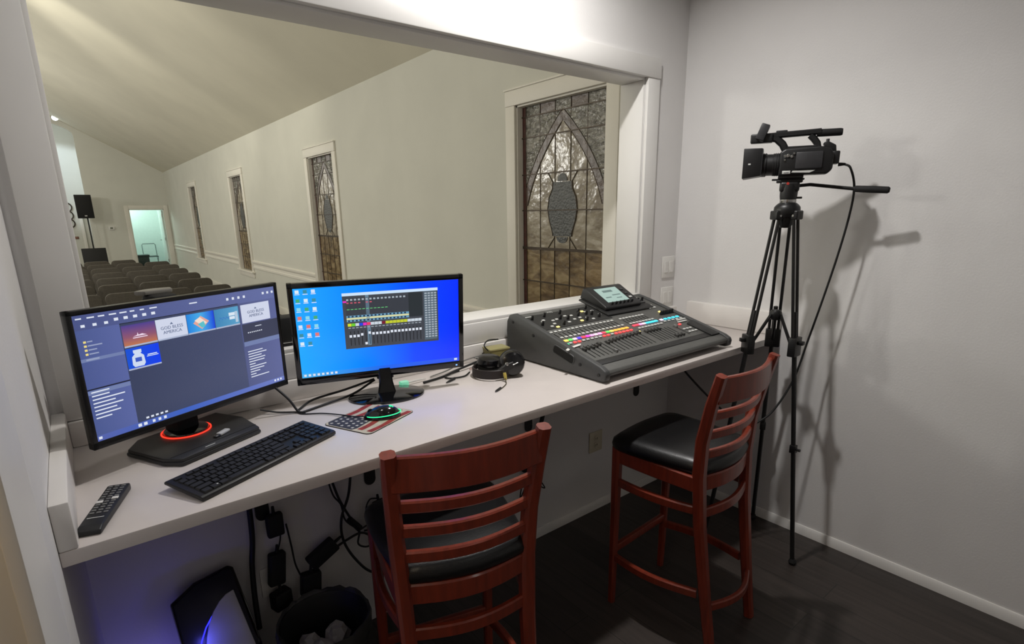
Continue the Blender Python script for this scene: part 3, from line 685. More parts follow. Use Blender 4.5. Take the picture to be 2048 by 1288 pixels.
# mouse
mo = thing('mouse', 'black computer mouse with glowing green edge on the flag mouse pad', 'mouse', (-2.150, -.402, H+.0032), math.radians(66))
t = bmesh.new(); bmesh.ops.create_uvsphere(t, u_segments=24, v_segments=14, radius=1)
for v in t.verts:
    x, y, z = v.co; yy = y*.061; ww = .031+.003*math.cos(y*2.2); v.co = (x*ww, yy, max(0, z)*(.038-.006*y))
b = MB(); b._merge(t, None); b.build('shell', M_gloss, mo)
M_green = mat('green_led', (10, 60, 30), .4, var=0, emit=(40, 245, 150), es=1.6)
b = MB(); pth = [(.0345*math.cos(a)*1.0, -.004+.057*math.sin(a), .013-.003*math.sin(a)) for a in [math.radians(105+230*k/24) for k in range(25)]]
b.tube(pth, .0016, 6); b.build('light_line', M_green, mo)
link('palm_logo', text_mesh('G', .02, M_green, bold=.0008), mo, mw=T(0, -.03, .0352) @ rotM(math.radians(22)) @ rotM(0, 0, PI))
MB().lathe([(.010, -.003), (.011, 0), (.010, .003)], 14, T(0, .036, .0215) @ rotM(0, PI/2)).build('scroll_wheel', M_rubber, mo)
cable('mouse_cable', [(-2.205, -.378, H+.012), (-2.225, -.35, H+.008), (-2.25, -.30, H+.006), (-2.29, -.24, H+.004), (-2.34, -.20, H+.003), (-2.355, -.16, H+.003)], .0022, 'thin black mouse cable curling over the flag mouse pad')

# ================================================================== REMOTE, USB STICK
rm = thing('remote_control', 'black remote control with white buttons at the left end of the worktop', 'remote', (-2.904, -.535, H), math.radians(-19.5))
RW, RL = .046, .215
prof = [(-RL/2, .004), (-RL/2+.006, 0), (RL/2-.004, 0), (RL/2, .006), (RL/2-.002, .018), (RL/2-.012, .021), (-RL/2+.02, .017), (-RL/2+.004, .012)]
MB().prism(prof, -RW/2, RW/2, 'x', .004, 3).build('body', M_black, rm)
bme_ = MB().box(-.0045, .0045, -.003, .003, 0, .003, .001).mesh('button', mat('rc_grey', (120, 120, 118), .5), 30)
bw_ = MB().box(-.0065, .0065, -.0055, .0055, 0, .0032, .001).mesh('button', M_white, 30)
def rz_(y): return .0165+.004*(y+RL/2)/RL
for r in range(11):
    y = RL/2-.018-r*.0125
    for c in (-1, 0, 1):
        if r == 5 and c == 1 or r == 6 and c == -1: link('button', bw_, rm, mw=T(c*.0135, y, rz_(y)-.0008))
        else: link('button', bme_, rm, mw=T(c*.0135, y, rz_(y)-.0012))
MB().box(-.016, .016, -.058, -.0555, rz_(-.056)-.001, rz_(-.056)+.0006).build('logo_line', M_btn, rm)
us = thing('usb_stick', 'silver USB stick lying on the base of the left monitor', 'usb stick', (-2.607, -.268, H+.0225), math.radians(42))
MB().box(-.008, .034, -.009, .009, .0, .008, .003).build('case', mat('usb_grey', (196, 196, 196), .35), us)
MB().box(-.024, -.008, -.0065, .0065, .0015, .0065, .001).build('plug', mat('usb_plug', (150, 150, 150), .3, 1), us)

# ================================================================== HEADPHONES, BOX, LEADS
hp = thing('headphones', 'black closed-back headphones lying on the worktop beside the console', 'headphones', (-1.545, -.285, H), 0)
M_hp = mat('hp_black', (18, 18, 20), .22, var=.08, coat=.3); M_hpb = mat('hp_band', (34, 24, 24), .45, var=.08)
cupP = [(0, .034), (.03, .033), (.046, .026), (.052, .012), (.052, 0), (.048, -.004)]
CM1 = T(.015, -.03, .056) @ rotM(0, 0, math.radians(-28)) @ rotM(math.radians(82))
c1 = MB().lathe(cupP, 28, CM1).build('ear_cup', M_hp, hp)
MB().lathe([(.05, -.004), (.054, -.012), (.048, -.024), (.03, -.026), (.028, -.010)], 28, CM1).build('ear_pad', M_rubber, c1)
MB().tube([CM1 @ Vector((x, y, .034-6*(x*x+y*y))) for x, y in [(-.04+.08*k/10, .004*math.sin(k)) for k in range(11)]], .0022, 6).build('cup_trim', M_chrome, c1)
CM2 = T(-.015, .085, .036) @ rotM(math.radians(8))
c2 = MB().lathe(cupP, 28, CM2).build('ear_cup', M_hp, hp)
MB().lathe([(.05, -.004), (.054, -.012), (.048, -.024), (.03, -.026), (.028, -.010)], 28, CM2).build('ear_pad', M_rubber, c2)
arc = []
for k in range(25):
    a = math.radians(-60+215*k/24); arc.append((-.045-.072*math.sin(a)*1.0, .03-.082*math.cos(a), .022+.004*math.cos(a)))
b = MB(); b.bar(arc, .007, .036); b.build('headband', M_hpb, hp)
b = MB(); b.bar([(.0, -.055, .055), (-.03, -.052, .05), (-.06, -.045, .03)], .012, .03); b.build('yoke', M_black, hp)
b = MB(); b.bar([(-.02, .13, .03), (-.04, .125, .028), (-.07, .11, .025)], .012, .024); b.build('yoke', M_black, hp)
MB().lathe([(.006, 0), (.007, .012), (.004, .03)], 10, T(-.052, -.066, .035) @ rotM(PI*.9)).build('strain_relief', M_yellow, hp)
MB().lathe([(.007, 0), (.007, .006), (0, .008)], 10, T(-.035, -.058, .066) @ rotM(math.radians(80))).build('hinge_screw', M_chrome, hp)
cable('headphone_cable', [(-1.597, -.352, H+.03), (-1.603, -.366, H+.008), (-1.62, -.39, H+.003), (-1.66, -.418, H+.003), (-1.678, -.425, H+.004)], .0018, 'short thin lead hanging from the headphones, yellow at its top', mat('lead_grey', (70, 64, 44), .5))
o = tag(MB().tube([(-1.672, -.422, H+.005), (-1.70, -.436, H+.005), (-1.712, -.441, H+.005)], [.0045, .004, .0018], 8).build('jack_plug', M_black, smooth=60), 'small dark jack plug on the worktop in front of the headphones', 'plug')
db = thing('adapter_box', 'small olive metal adapter box behind the headphones', 'adapter box', (-1.435, -.085, H), math.radians(-8))
MB().box(-.05, .05, -.036, .036, .004, .062, .004).build('case', M_olive, db)
MB().box(-.052, .052, -.038, .038, .058, .066, .003).build('lid', mat('olive_light', (170, 162, 112), .45, .3), db)
for dx in (-.03, 0, .03): MB().lathe([(.009, 0), (.009, .006), (.006, .006)], 12, T(-.05, dx*.8, .032) @ rotM(0, -PI/2)).build('socket', M_dark, db)
MB().box(-.115, -.05, -.024, .004, .028, .036, .003).build('plug', M_chrome, db)
LG = 'leads between the right monitor and the console'
cable('audio_lead', [(-1.49, -.09, H+.03), (-1.56, -.10, H+.02), (-1.66, -.12, H+.012), (-1.76, -.15, H+.006), (-1.86, -.17, H+.006)], .005, 'thick black lead running from the olive box to the right monitor', group=LG)
cable('audio_lead', [(-1.49, -.075, H+.04), (-1.60, -.075, H+.03), (-1.70, -.10, H+.012), (-1.80, -.12, H+.006)], .0035, 'silver-sleeved lead beside the thick black one at the olive box', M_chrome, LG)
cable('audio_lead', [(-1.64, -.17, H+.006), (-1.69, -.20, H+.005), (-1.75, -.185, H+.005), (-1.74, -.14, H+.005), (-1.66, -.12, H+.004)], .0032, 'black lead looped behind the headphones with its plug toward the monitor', group=LG)
tag(MB().tube([(-1.735, -.20, H+.005), (-1.765, -.215, H+.005), (-1.79, -.225, H+.004)], [.006, .005, .002], 8).build('jack_plug', M_black, smooth=60), 'black jack plug near the lower right corner of the blue monitor', 'plug')
cable('audio_lead', [(-1.48, -.10, H+.05), (-1.50, -.085, H+.08), (-1.46, -.06, H+.095), (-1.40, -.055, H+.09)], .003, 'black lead arching over the top of the olive box', group=LG)
cable('audio_lead', [(-1.50, -.13, H+.01), (-1.55, -.14, H+.012), (-1.62, -.14, H+.008)], .003, 'pinkish white lead lying in front of the olive box', mat('lead_pink', (190, 160, 150), .5), LG)
MG = 'cables behind the monitors'
cable('monitor_cable', [(-2.06, -.16, H+.06), (-2.16, -.12, H+.03), (-2.27, -.10, H+.012), (-2.33, -.14, H+.004), (-2.345, -.16, H+.004)], .0042, 'black cable running left from behind the oval base monitor, upper one', group=MG)
cable('monitor_cable', [(-2.05, -.14, H+.05), (-2.14, -.14, H+.014), (-2.25, -.16, H+.006), (-2.34, -.185, H+.004)], .0042, 'black cable running left from behind the oval base monitor, lower one', group=MG)
cable('monitor_cable', [(-2.40, -.12, H+.09), (-2.37, -.15, H+.05), (-2.352, -.17, H+.012), (-2.345, -.18, H+.004)], .0042, 'black cable dropping from the right edge of the left monitor', group=MG)
cable('monitor_cable', [(-2.46, -.14, H+.03), (-2.41, -.15, H+.012), (-2.36, -.17, H+.006), (-2.33, -.19, H+.004)], .003, 'thin black cable under the right corner of the left monitor', group=MG)
gd = thing('usb_receiver', 'small clear glowing green USB plug behind the oval monitor base', 'usb plug', (-1.93, -.145, H+.0))
MB().box(-.02, .014, -.012, .012, 0, .022, .004).build('case', mat('clear_green', (190, 235, 215), .15, trans=.4, emit=(120, 230, 190), es=.25), gd)
MB().tube([(.014, 0, .012), (.06, .004, .012), (.10, .01, .008)], [.004, .004, .0025], 8).build('stub', M_white, gd)

# ================================================================== MIXING CONSOLE
cs = thing('mixing_console', 'large dark grey digital mixing console with lit colour buttons on the worktop', 'mixing console', (-.885, -.355, H))
CA = math.atan(.143/.53)
def sz(y): return .055+.143/.53*(y+.265)
def SP(u, v, h=0):        # point on the control surface, u across, v front to back
    y = -.265+.53*v; return T(-.45+.9*u, y, sz(y)) @ rotM(CA) @ T(0, 0, h)
body = [(.305, .008), (.312, .12), (.308, .165), (.285, .190), (.262, .196), (-.258, .0555), (-.278, .048), (-.286, .036), (-.280, .024), (-.255, .016), (-.18, .006)]
MB().prism(body, -.424, .424, 'x', .003, 2).build('chassis', M_desk, cs)
cheek = [(.312, .004), (.319, .12), (.315, .165), (.298, .194), (.268, .203), (.20, .188), (-.262, .0635), (-.288, .050), (-.294, .036), (-.290, .012), (-.27, .005)]
for x0, x1, sx in ((-.45, -.422, -1), (.422, .45, 1)):
    ck = MB().prism(cheek, x0, x1, 'x', .005, 3).build('side_cheek', M_cheek, cs)
    xo = x0-.0006 if sx < 0 else x1+.0006
    hs = [(-.10+.055*math.cos(a)*1.0, .098+.018*math.sin(a)) for a in [2*PI*k/20 for k in range(20)]]
    hs = [(-.02+p[0]*.8+ (p[1]-.098)*0, p[1]) for p in rrect(.12, .038, .014)]
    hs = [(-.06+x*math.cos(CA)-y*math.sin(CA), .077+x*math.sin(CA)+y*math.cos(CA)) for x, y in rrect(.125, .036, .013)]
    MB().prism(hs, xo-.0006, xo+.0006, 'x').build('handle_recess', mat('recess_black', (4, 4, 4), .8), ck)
    MB().tube([(xo, y, z) for y, z in hs], .0028, 6, close=True).build('handle_rim', M_cheek, ck)
    for y, z in ((.27, .165), (.13, .125), (-.155, .052), (-.255, .03)):
        MB().lathe([(.007, 0), (.007, .002), (.003, .002)], 10, T(xo, y, z) @ rotM(0, sx*PI/2)).build('screw', M_dark, ck)
MB().box(-.38, .38, -.22, .28, 0, .012, .002).build('underside', M_dark, cs)
# wrist rest strip and right-hand arm rest, recessed top panel, tape
MB().box(-.418, .418, -.005, .03, -.0005, .0012, .0005).build('front_seam', M_dark, cs, mw=SP(.5, .06))
MB().prism([(-.03, -.10), (.05, -.10), (.05, .06), (.006, .06), (-.03, .045)], -.0005, .006, 'z', .002, 2).build('arm_pad', M_dark, cs, mw=SP(.93, .23))
MB().box(-.225, .225, -.075, .075, -.0005, .001).build('preamp_panel', mat('panel_dark', (40, 40, 39), .5), cs, mw=SP(.27, .80))
MB().prism([(-.052, -.016), (-.02, -.004), (.04, .004), (.052, .014), (.04, .016), (-.03, .006), (-.056, -.006)], .0035, .0042, 'z').build('tape_strip', M_white, cs, mw=SP(.038, .335))
link('lettering', text_mesh('X32', .02, M_btn), cs, mw=SP(.215, .945, .0012))
MB().box(-.03, .03, -.003, .003, 0, .0006).build('maker_mark', M_btn, cs, mw=SP(.06, .92, .0008))
# buttons, knobs, faders (shared meshes)
def btn_mesh(m): return MB().box(-.008, .008, -.0055, .0055, 0, .0045, .0014, 1).mesh('button', m, 30)
BM_ = {'n': btn_mesh(M_btn)}
def lit(name, rgb, es=1.3):
    if name not in BM_: BM_[name] = btn_mesh(mat('lit_'+name, rgb, .4, var=0, emit=rgb, es=es))
    return BM_[name]
LC = {'yellow': (250, 205, 90), 'green': (90, 220, 90), 'pinkwhite': (255, 190, 225), 'blue': (80, 60, 240), 'red': (250, 60, 80), 'magenta': (240, 60, 200), 'pink': (255, 150, 215), 'orange': (255, 160, 60), 'cyan': (60, 205, 240), 'white': (235, 215, 245), 'mint': (70, 220, 150), 'mute': (255, 70, 70), 'amber': (255, 225, 130)}
def put(me, u, v, h=0, nm='button'): return link(nm, me, cs, mw=SP(u, v, h))
du = .0290
main = ['yellow', 'green', 'pinkwhite', 'blue', 'red', 'magenta', 'pink', 'pinkwhite', 'pink', 'red', 'green', 'yellow', 'orange', 'orange', 'orange', 'orange']
stripmesh = {}
def strip(c):
    if c not in stripmesh: stripmesh[c] = MB().box(-.0105, .0105, -.007, .007, 0, .0025, .001, 1).mesh('scribble_strip', mat('strip_'+c, LC[c], .4, var=0, emit=LC[c], es=1.25), 30)
    return stripmesh[c]
chan = [.055+du*i for i in range(16)]
bus = [.558+.0262*i for i in range(8)] + [.79+.036*i for i in range(5)]
for u_, c in zip(chan, main): put(strip(c), u_, .455, 0, 'scribble_strip')
for u_, c in zip(bus, ['red', 'red', 'pink', 'pinkwhite', 'cyan', 'cyan', 'cyan', 'cyan', 'white', 'cyan', 'cyan', 'cyan', 'cyan']): put(strip(c), u_, .465, 0, 'scribble_strip')
METER = MB().box(-.0022, .0022, -.018, .018, 0, .0008).mesh('meter_slot', M_dark, 0)
for i, u_ in enumerate(chan+bus[:8]):
    put(BM_['n'], u_-.012, .61); put(BM_['n'], u_, .505)
    put(lit('mute', LC['mute']) if i in (1, 2, 8, 9, 11, 12, 13, 14, 15) else BM_['n'], u_, .405)
    put(METER, u_-.006, .555, 0, 'meter_slot')
for u_ in bus[8:]: put(BM_['n'], u_, .425)
put(lit('mint', LC['mint']), .030, .398)
for u_, v_, c in ((.126, .676, 'amber'), (.313, .706, 'amber'), (.404, .86, 'amber'), (.881, .603, 'amber'), (.516, .354, 'amber'), (.844, .328, 'mute')): put(lit(c, LC[c]), u_, v_)
for k in range(5):
    for r in range(2): put(BM_['n'], .885+.016*k-.02*r, .40-.035*r)
for k in range(3):
    for r in range(2): put(BM_['n'], .812+.028*k+.004*r, .24-.055*r)
for k in range(3):
    for r in range(2): put(BM_['n'], .865+.022*k, .70+.05*r)
slot = MB().box(-.0016, .0016, -.05, .05, 0, .0007).mesh('fader_slot', mat('slot_black', (8, 8, 8), .8), 0)
capm = MB().prism([(-.012, 0), (-.009, .011), (0, .0085), (.009, .011), (.012, 0)], -.0055, .0055, 'x', .001, 1).mesh('fader_cap', M_cap, 30)
capl = MB().prism([(-.012, 0), (-.009, .011), (0, .0085), (.009, .011), (.012, 0)], -.0055, .0055, 'x', .001, 1).mesh('fader_cap', mat('fader_light', (120, 120, 118), .45), 30)
fv1 = [.275, .285, .28, .29, .305, .17, .30, .31, .315, .32, .325, .33, .33, .335, .335, .34]
for i, u_ in enumerate(chan):
    put(slot, u_+.012, .245, 0, 'fader_slot'); put(capl if i in (5,) else capm, u_+.012, fv1[i], 0, 'fader_cap')
for i in range(8):
    put(slot, .555+.0262*i, .245, 0, 'fader_slot'); put(capm, .555+.0262*i, .33 if i < 5 else .17, 0, 'fader_cap')
put(slot, .79, .245, 0, 'fader_slot'); put(capl, .79, .31, 0, 'fader_cap')
knob = MB().lathe([(.0075, 0), (.007, .006), (.0058, .02), (.0045, .0215), (0, .0215)], 12).mesh('knob', M_black, 40)
for u_, v_ in ((.054, .867), (.062, .749), (.143, .882), (.255, .888), (.21, .80), (.25, .775), (.18, .70), (.34, .80), (.375, .86), (.40, .80), (.345, .70), (.43, .78), (.455, .90), (.45, .72)): put(knob, u_, v_, 0, 'knob')
for u_, v_ in ((.09, .80), (.105, .82), (.155, .79), (.185, .80), (.10, .70), (.135, .735), (.23, .72), (.285, .75), (.30, .82), (.33, .76), (.26, .83), (.37, .74), (.42, .84), (.395, .70), (.47, .84), (.48, .76)): put(BM_['n'], u_, v_)
for k in range(6): put(knob, .855+.02*k, .555, 0, 'knob')
for u_, v_ in ((.88, .87), (.925, .88)): put(knob, u_, v_, 0, 'knob')
# raised screen housing
hz = MB().prism([(-.105, 0), (-.105, .008), (-.09, .012), (.10, .012), (.105, 0)], -.175, .175, 'x', .003, 2).build('screen_housing', M_dark, cs, mw=SP(.70, .885))
SCM = SP(.672, .895) @ T(0, 0, .010)
MB().prism([(-.075, 0), (-.078, .016), (-.070, .022), (.085, .058), (.10, .056), (.105, 0)], -.135, .135, 'x', .005, 3).build('screen_hood', M_black, cs, mw=SCM)
sa = math.atan(.036/.155)
SCF = SCM @ T(0, -.070, .0225) @ rotM(sa)
lcd = MB().box(-.088, .072, .028, .142, 0, .0012).build('display', em('lcd_pale', (178, 206, 196), .85), cs, mw=SCF)
lb = MB(); lb.box(-.05, .02, .105, .122, .0011, .0016); lb.box(-.07, -.03, .06, .068, .0011, .0016); lb.box(-.01, .05, .075, .082, .0011, .0016); lb.box(.0, .04, .05, .056, .0011, .0016)
stuff(lb.build('display_graphics', em('lcd_grey', (110, 134, 130), .8), lcd))
for k in range(6): MB().lathe([(.006, 0), (.0055, .012), (0, .013)], 10, T(-.075+.03*k, .012, 0)).build('screen_knob', M_black, cs, mw=SCF)
for k in range(3): MB().box(.088, .108, .04+.035*k, .052+.035*k, 0, .003, .001).build('screen_button', M_btn if k == 0 else M_cheek, cs, mw=SCF)
btn_dark = btn_mesh(M_cheek)
for k in range(4):
    for r in range(4): put(BM_['n'] if (k+r) % 5 == 0 else btn_dark, .835+.0145*k, .80+.05*r, .012)

# ================================================================== BAR STOOLS
def make_stool():
    st = thing('bar_stool', 'x', 'stool', group='ladder-back bar stools')
    for s_ in (-1, 1):
        MB().bar([(s_*.165, -.300, 0), (s_*.172, -.262, .25), (s_*.18, -.222, .55), (s_*.186, -.208, .75), (s_*.194, -.215, .90), (s_*.203, -.245, 1.05), (s_*.209, -.275, 1.165)], [.034, .038, .042, .044, .042, .040, .038], [.036, .04, .044, .046, .044, .040, .034], side=(1, 0, 0)).build('back_post', M_wood, st)
        MB().bar([(s_*.195, .165, 0), (s_*.196, .162, .4), (s_*.197, .158, .76)], [.028, .034, .04], [.028, .034, .04], side=(1, 0, 0)).build('front_leg', M_wood, st)
    def curved(za, w, bow, yb, half, th, nm, n=14):
        MB().bar([(half*(-1+2*k/n), yb-bow*math.sin(PI*k/n), za) for k in range(n+1)], th, w).build(nm, M_wood, st)
    curved(1.105, .098, .042, -.262, .203, .020, 'top_rail')
    for z, yb in ((1.002, -.236), (.922, -.219), (.842, -.211)): curved(z, .034, .042, yb, .196, .020, 'back_slat')
    curved(.722, .064, .040, -.205, .185, .022, 'rear_apron')
    curved(.600, .040, .035, -.217, .178, .020, 'stretcher'); curved(.210, .034, .05, -.270, .168, .02, 'stretcher')
    for s_ in (-1, 1):
        MB().bar([(s_*(.195+.004*math.sin(PI*k/10)), .16-.365*k/10, .722) for k in range(11)], .022, .064).build('side_apron', M_wood, st)
        for z, sag in ((.600, .022), (.235, .03)):
            MB().bar([(s_*(.195+(.178-.195)*k/10+sag*math.sin(PI*k/10)), .155-.385*k/10, z+(.012 if z > .5 else .02)*(k/10)) for k in range(11)], .022, .036).build('stretcher', M_wood, st)
    MB().box(-.19, .19, .148, .17, .69, .754, .004).build('front_apron', M_wood, st)
    MB().box(-.19, .19, .150, .172, .255, .292, .006).build('foot_rest', M_wood, st)
    # padded seat
    t = bmesh.new(); out = []
    def ring(sc, z):
        pts = []
        w0, w1, y0, y1, r = .186*sc, .222*sc, -.205*sc-.012, .19*sc-.002, .045
        for k in range(9): x = -w0+2*w0*k/8; pts.append((x, y0-.034*math.sin(PI*k/8)))
        for k in range(1, 6): f = k/6; pts.append((w0+(w1-w0)*math.sin(f*PI/2), y0+(y1-.05-y0)*f))
        for k in range(5): a = PI/2*k/4; pts.append((w1-.05+.05*math.cos(a), y1-.05+.05*math.sin(a)))
        for k in range(1, 5): pts.append(((w1-.05)*(1-k/2.5), y1+.012*math.sin(PI*k/5)))
        for k in range(5): a = PI/2+PI/2*k/4; pts.append((-w1+.05+.05*math.cos(a), y1-.05+.05*math.sin(a)))
        for k in range(5, 0, -1): f = k/6; pts.append((-w0-(w1-w0)*math.sin(f*PI/2), y0+(y1-.05-y0)*f))
        return [t.verts.new((x, y, z)) for x, y in pts]
    rings = [ring(.97, .752), ring(1.01, .762), ring(1.02, .778), ring(1.0, .796), ring(.93, .810), ring(.75, .818), ring(.4, .822)]
    for A, B in zip(rings, rings[1:]):
        n = len(A)
        for k in range(n): t.faces.new((A[k], A[(k+1) % n], B[(k+1) % n], B[k]))
    t.faces.new(rings[-1]); t.faces.new(rings[0][::-1]); bmesh.ops.recalc_face_normals(t, faces=t.faces)
    b = MB(); b._merge(t, None); b.build('seat', M_vinyl, st, smooth=60)
    return st
stool = make_stool()
stool['label'] = 'reddish wooden ladder-back bar stool in front of the keyboard, its back to the viewer'
a1 = math.radians(-14.9); stool.rotation_euler.z = a1
stool.location = (-2.156-.275*math.sin(a1), -.924+.275*math.cos(a1), 0)
st2 = copy_tree(stool); a2 = math.radians(3.2); st2.rotation_euler.z = a2
st2.location = (-.98-.275*math.sin(a2), -1.028+.275*math.cos(a2), 0)
st2['label'] = 'reddish wooden ladder-back bar stool beside the camera tripod, seat fully in view'

# ================================================================== TRIPOD + CAMCORDER
AX, AY = -.310, -.785
tp = thing('tripod', 'tall black video tripod standing by the right wall', 'tripod', (AX, AY, 0))
M_tri = mat('tripod_black', (20, 20, 20), .4, var=.1, vscale=40)
feet = [(-.306-AX, -.994-AY), (-.53-AX, -.63-AY), (-.055-AX, -.655-AY)]
for fx, fy in feet:
    L_ = math.hypot(fx, fy); d = Vector((fx/L_, fy/L_, 0)); sd = Vector((-d.y, d.x, 0)); r0, zt, zc = .042, 1.685, 1.095
    def pt(z): f = (zt-z)/zt; return d*(r0+(L_-r0)*f)+Vector((0, 0, z))
    for s_ in (-1, 1):
        MB().tube([pt(zt)+sd*s_*.020, pt(zc)+sd*s_*.020], .0075, 8).build('upper_tube', M_tri, tp)
    MB().tube([pt(zc+.16), pt(.025)], .0105, 10).build('lower_tube', M_tri, tp)
    q = (pt(zc)-pt(zt)).normalized(); Mq = q.to_track_quat('-Z', 'Y').to_matrix().to_4x4()
    ang = math.atan2(d.y, d.x)
    cl = MB().box(-.018, .018, -.034, .034, -.045, .045, .005, 2, T(*pt(zc)) @ rotM(0, 0, ang)).build('leg_clamp', M_tri, tp)
    MB().box(.010, .040, -.012, .012, .012, .03, .003, 2, T(*pt(zc)) @ rotM(0, 0, ang)).build('clamp_lever', M_tri, cl)
    MB().box(-.014, .014, -.014, .014, -.02, .02, .003, 2, T(*pt(.60)) @ rotM(0, 0, ang)).build('lock_collar', M_tri, tp)
    MB().tube([pt(.60), pt(.60)+d*.032], .007, 8).build('lock_knob', M_tri, tp)
    MB().lathe([(.0, 0), (.016, .004), (.019, .014), (.014, .026), (.012, .03)], 14, T(*pt(0))).build('foot', M_rubber, tp)
    # hub ear and spreader strut
    MB().box(-.012, .020, -.030, .030, -.018, .022, .006, 3, T(*pt(zt)) @ rotM(0, 0, ang)).build('hub_ear', M_tri, tp)
    MB().lathe([(.005, 0), (.005, .064), (0, .065)], 8, T(*(pt(zt)-sd*.032)) @ rotM(0, 0, ang) @ rotM(-PI/2)).build('hinge_bolt', M_chrome, tp)
    MB().bar([pt(zc-.01)-d*.012, d*.022+Vector((0, 0, 1.235))], .014, .012).build('spreader_arm', M_tri, tp)
MB().lathe([(.0, 1.205), (.022, 1.21), (.026, 1.225), (.026, 1.245), (.02, 1.255), (0, 1.258)], 14).build('spreader_hub', M_tri, tp)
MB().lathe([(.0, 1.63), (.022, 1.632), (.030, 1.65), (.034, 1.675), (.050, 1.685), (.056, 1.70), (.054, 1.722), (.046, 1.732), (.036, 1.740), (0, 1.742)], 20).build('bowl', M_tri, tp)
MB().lathe([(.033, 1.740), (.034, 1.742), (.034, 1.754), (.032, 1.756)], 24).build('level_ring', M_chrome, tp)
hd = math.atan2(.893, -.45); HM = rotM(0, 0, hd)
MB().lathe([(.034, 1.756), (.036, 1.77), (.037, 1.80), (.034, 1.82)], 24).build('pan_head', M_tri, tp)
MB().box(-.04, .04, -.026, .03, 1.785, 1.832, .012, 3, HM).build('tilt_head', M_tri, tp)
MB().box(-.05, .055, -.028, .028, 1.826, 1.838, .004, 2, HM).build('head_plate', M_tri, tp)
MB().box(-.056, .074, -.022, .022, 1.837, 1.844, .003, 2, HM).build('quick_release', M_rubber, tp)
MB().lathe([(.006, 0), (.006, .004), (0, .005)], 10, HM @ T(.008, .0305, 1.822) @ rotM(-PI/2)).build('red_button', mat('red_plastic', (190, 60, 50), .4), tp)
MB().box(-.055, -.03, -.006, .006, 1.757, 1.766, .002, 2, HM).build('pan_lock', M_tri, tp)
hpth = [(0-AX*0, 0, 1.812)]
tip = Vector((-.165-AX, -1.131-AY, 1.783)); st_ = Vector((.02, -.02, 1.812)); bend = Vector((-.245-AX, -.845-AY, 1.817)); gr = Vector((-.195-AX, -1.006-AY, 1.793))
MB().tube([st_, bend, gr], .0075, 8).build('pan_handle', M_tri, tp)
MB().tube([gr, gr.lerp(tip, .04), gr.lerp(tip, .5), gr.lerp(tip, .95), tip], [.010, .0135, .0145, .014, .009], 12).build('handle_grip', M_rubber, tp)

cc = thing('camcorder', 'black professional camcorder with top handle mounted on the tripod', 'camcorder', (AX, AY, 1.845), hd)
M_cam = mat('cam_black', (24, 24, 25), .42, var=.12, vscale=60); M_camg = mat('cam_grey', (52, 52, 54), .4, var=.1, vscale=50)
MB().prism([(-.155, .03), (-.138, .012), (-.02, .012), (.052, .012), (.05, .06), (.052, .108), (.03, .122), (-.10, .126), (-.14, .118), (-.156, .09)], -.048, .048, 'y', .008, 3).build('body', M_cam, cc)
MB().box(-.05, .05, -.03, .03, -.001, .014, .003, 2).build('camera_foot', M_cam, cc)
LM = T(.045, 0, .060) @ rotM(0, PI/2)
ln = MB().lathe([(.046, 0), (.048, .005), (.048, .03), (.046, .032), (.046, .055), (.050, .058), (.050, .078), (.047, .082)], 28, LM).build('lens_barrel', M_cam, cc)
for zz, rr in ((.012, .0492), (.020, .0492), (.062, .0512), (.070, .0512)): MB().tube([LM @ Vector((rr*math.cos(2*PI*k/28), rr*math.sin(2*PI*k/28), zz)) for k in range(28)], .0012, 5, close=True).build('lens_rib', M_camg, ln)
b = MB()
b.prism([(.122, .012), (.197, .002), (.197, .010), (.122, .022)], -.062, .062, 'y', .002, 1); b.prism([(.122, .118), (.197, .122), (.197, .130), (.122, .128)], -.062, .062, 'y', .002, 1)
b.prism([(.122, .012), (.197, .002), (.197, .130), (.122, .128)], .056, .064, 'y', .003, 2); b.prism([(.122, .012), (.197, .002), (.197, .130), (.122, .128)], -.064, -.056, 'y', .003, 2)
hood = b.build('lens_hood', M_cam, cc)
MB().box(.118, .128, -.062, .062, .014, .127, .003).build('hood_ring', M_camg, hood)
MB().box(.165, .175, .064, .0655, .060, .066).build('hood_mark', M_btn, hood)
MB().lathe([(0, .006), (.03, .004), (.042, 0)], 24, T(.128, 0, .066) @ rotM(0, PI/2)).build('front_lens', mat('lens_glass', (14, 16, 24), .05, var=0, coat=1), cc)
# handle: loop of struts, top grip, microphone, front block
b = MB(); b.bar([(.03, 0, .118), (.045, 0, .145), (.07, 0, .168), (.10, 0, .175)], .034, .03, side=(0, 1, 0)); b.bar([(-.095, 0, .118), (-.09, 0, .14), (-.075, 0, .16), (-.06, 0, .175)], .032, .026, side=(0, 1, 0))
b.bar([(.11, 0, .181), (.03, 0, .184), (-.05, 0, .186), (-.10, 0, .188)], .034, .024, side=(0, 1, 0)); b.bar([(.03, 0, .126), (-.095, 0, .126)], .034, .014, side=(0, 1, 0)); b.build('top_handle', M_cam, cc)
MB().tube([(-.085, 0, .182), (-.172, 0, .181), (-.18, 0, .181)], [.0155, .0155, .013], 14).build('microphone', M_rubber, cc)
MB().box(.085, .176, -.024, .024, .154, .192, .006, 3).build('front_block', M_cam, cc)
MB().box(-.018, .018, -.01, .04, -.034, .034, .004, 2, T(.128, .0, .198) @ rotM(0, math.radians(-20))).build('flip_display', M_camg, cc)
MB().lathe([(.010, 0), (.011, .006), (.008, .012)], 12, T(.13, .024, .166) @ rotM(-PI/2)).build('mic_socket', M_camg, cc)
MB().box(.03, .075, -.014, .014, .193, .202, .003).build('accessory_shoe', M_camg, cc)
MB().box(-.178, -.150, -.034, .034, .052, .104, .005, 2).build('battery', M_cam, cc)
MB().prism([(-.165, .094), (-.12, .12), (-.112, .14), (-.128, .146), (-.16, .128)], -.03, .03, 'y', .004, 2).build('viewfinder', M_cam, cc)
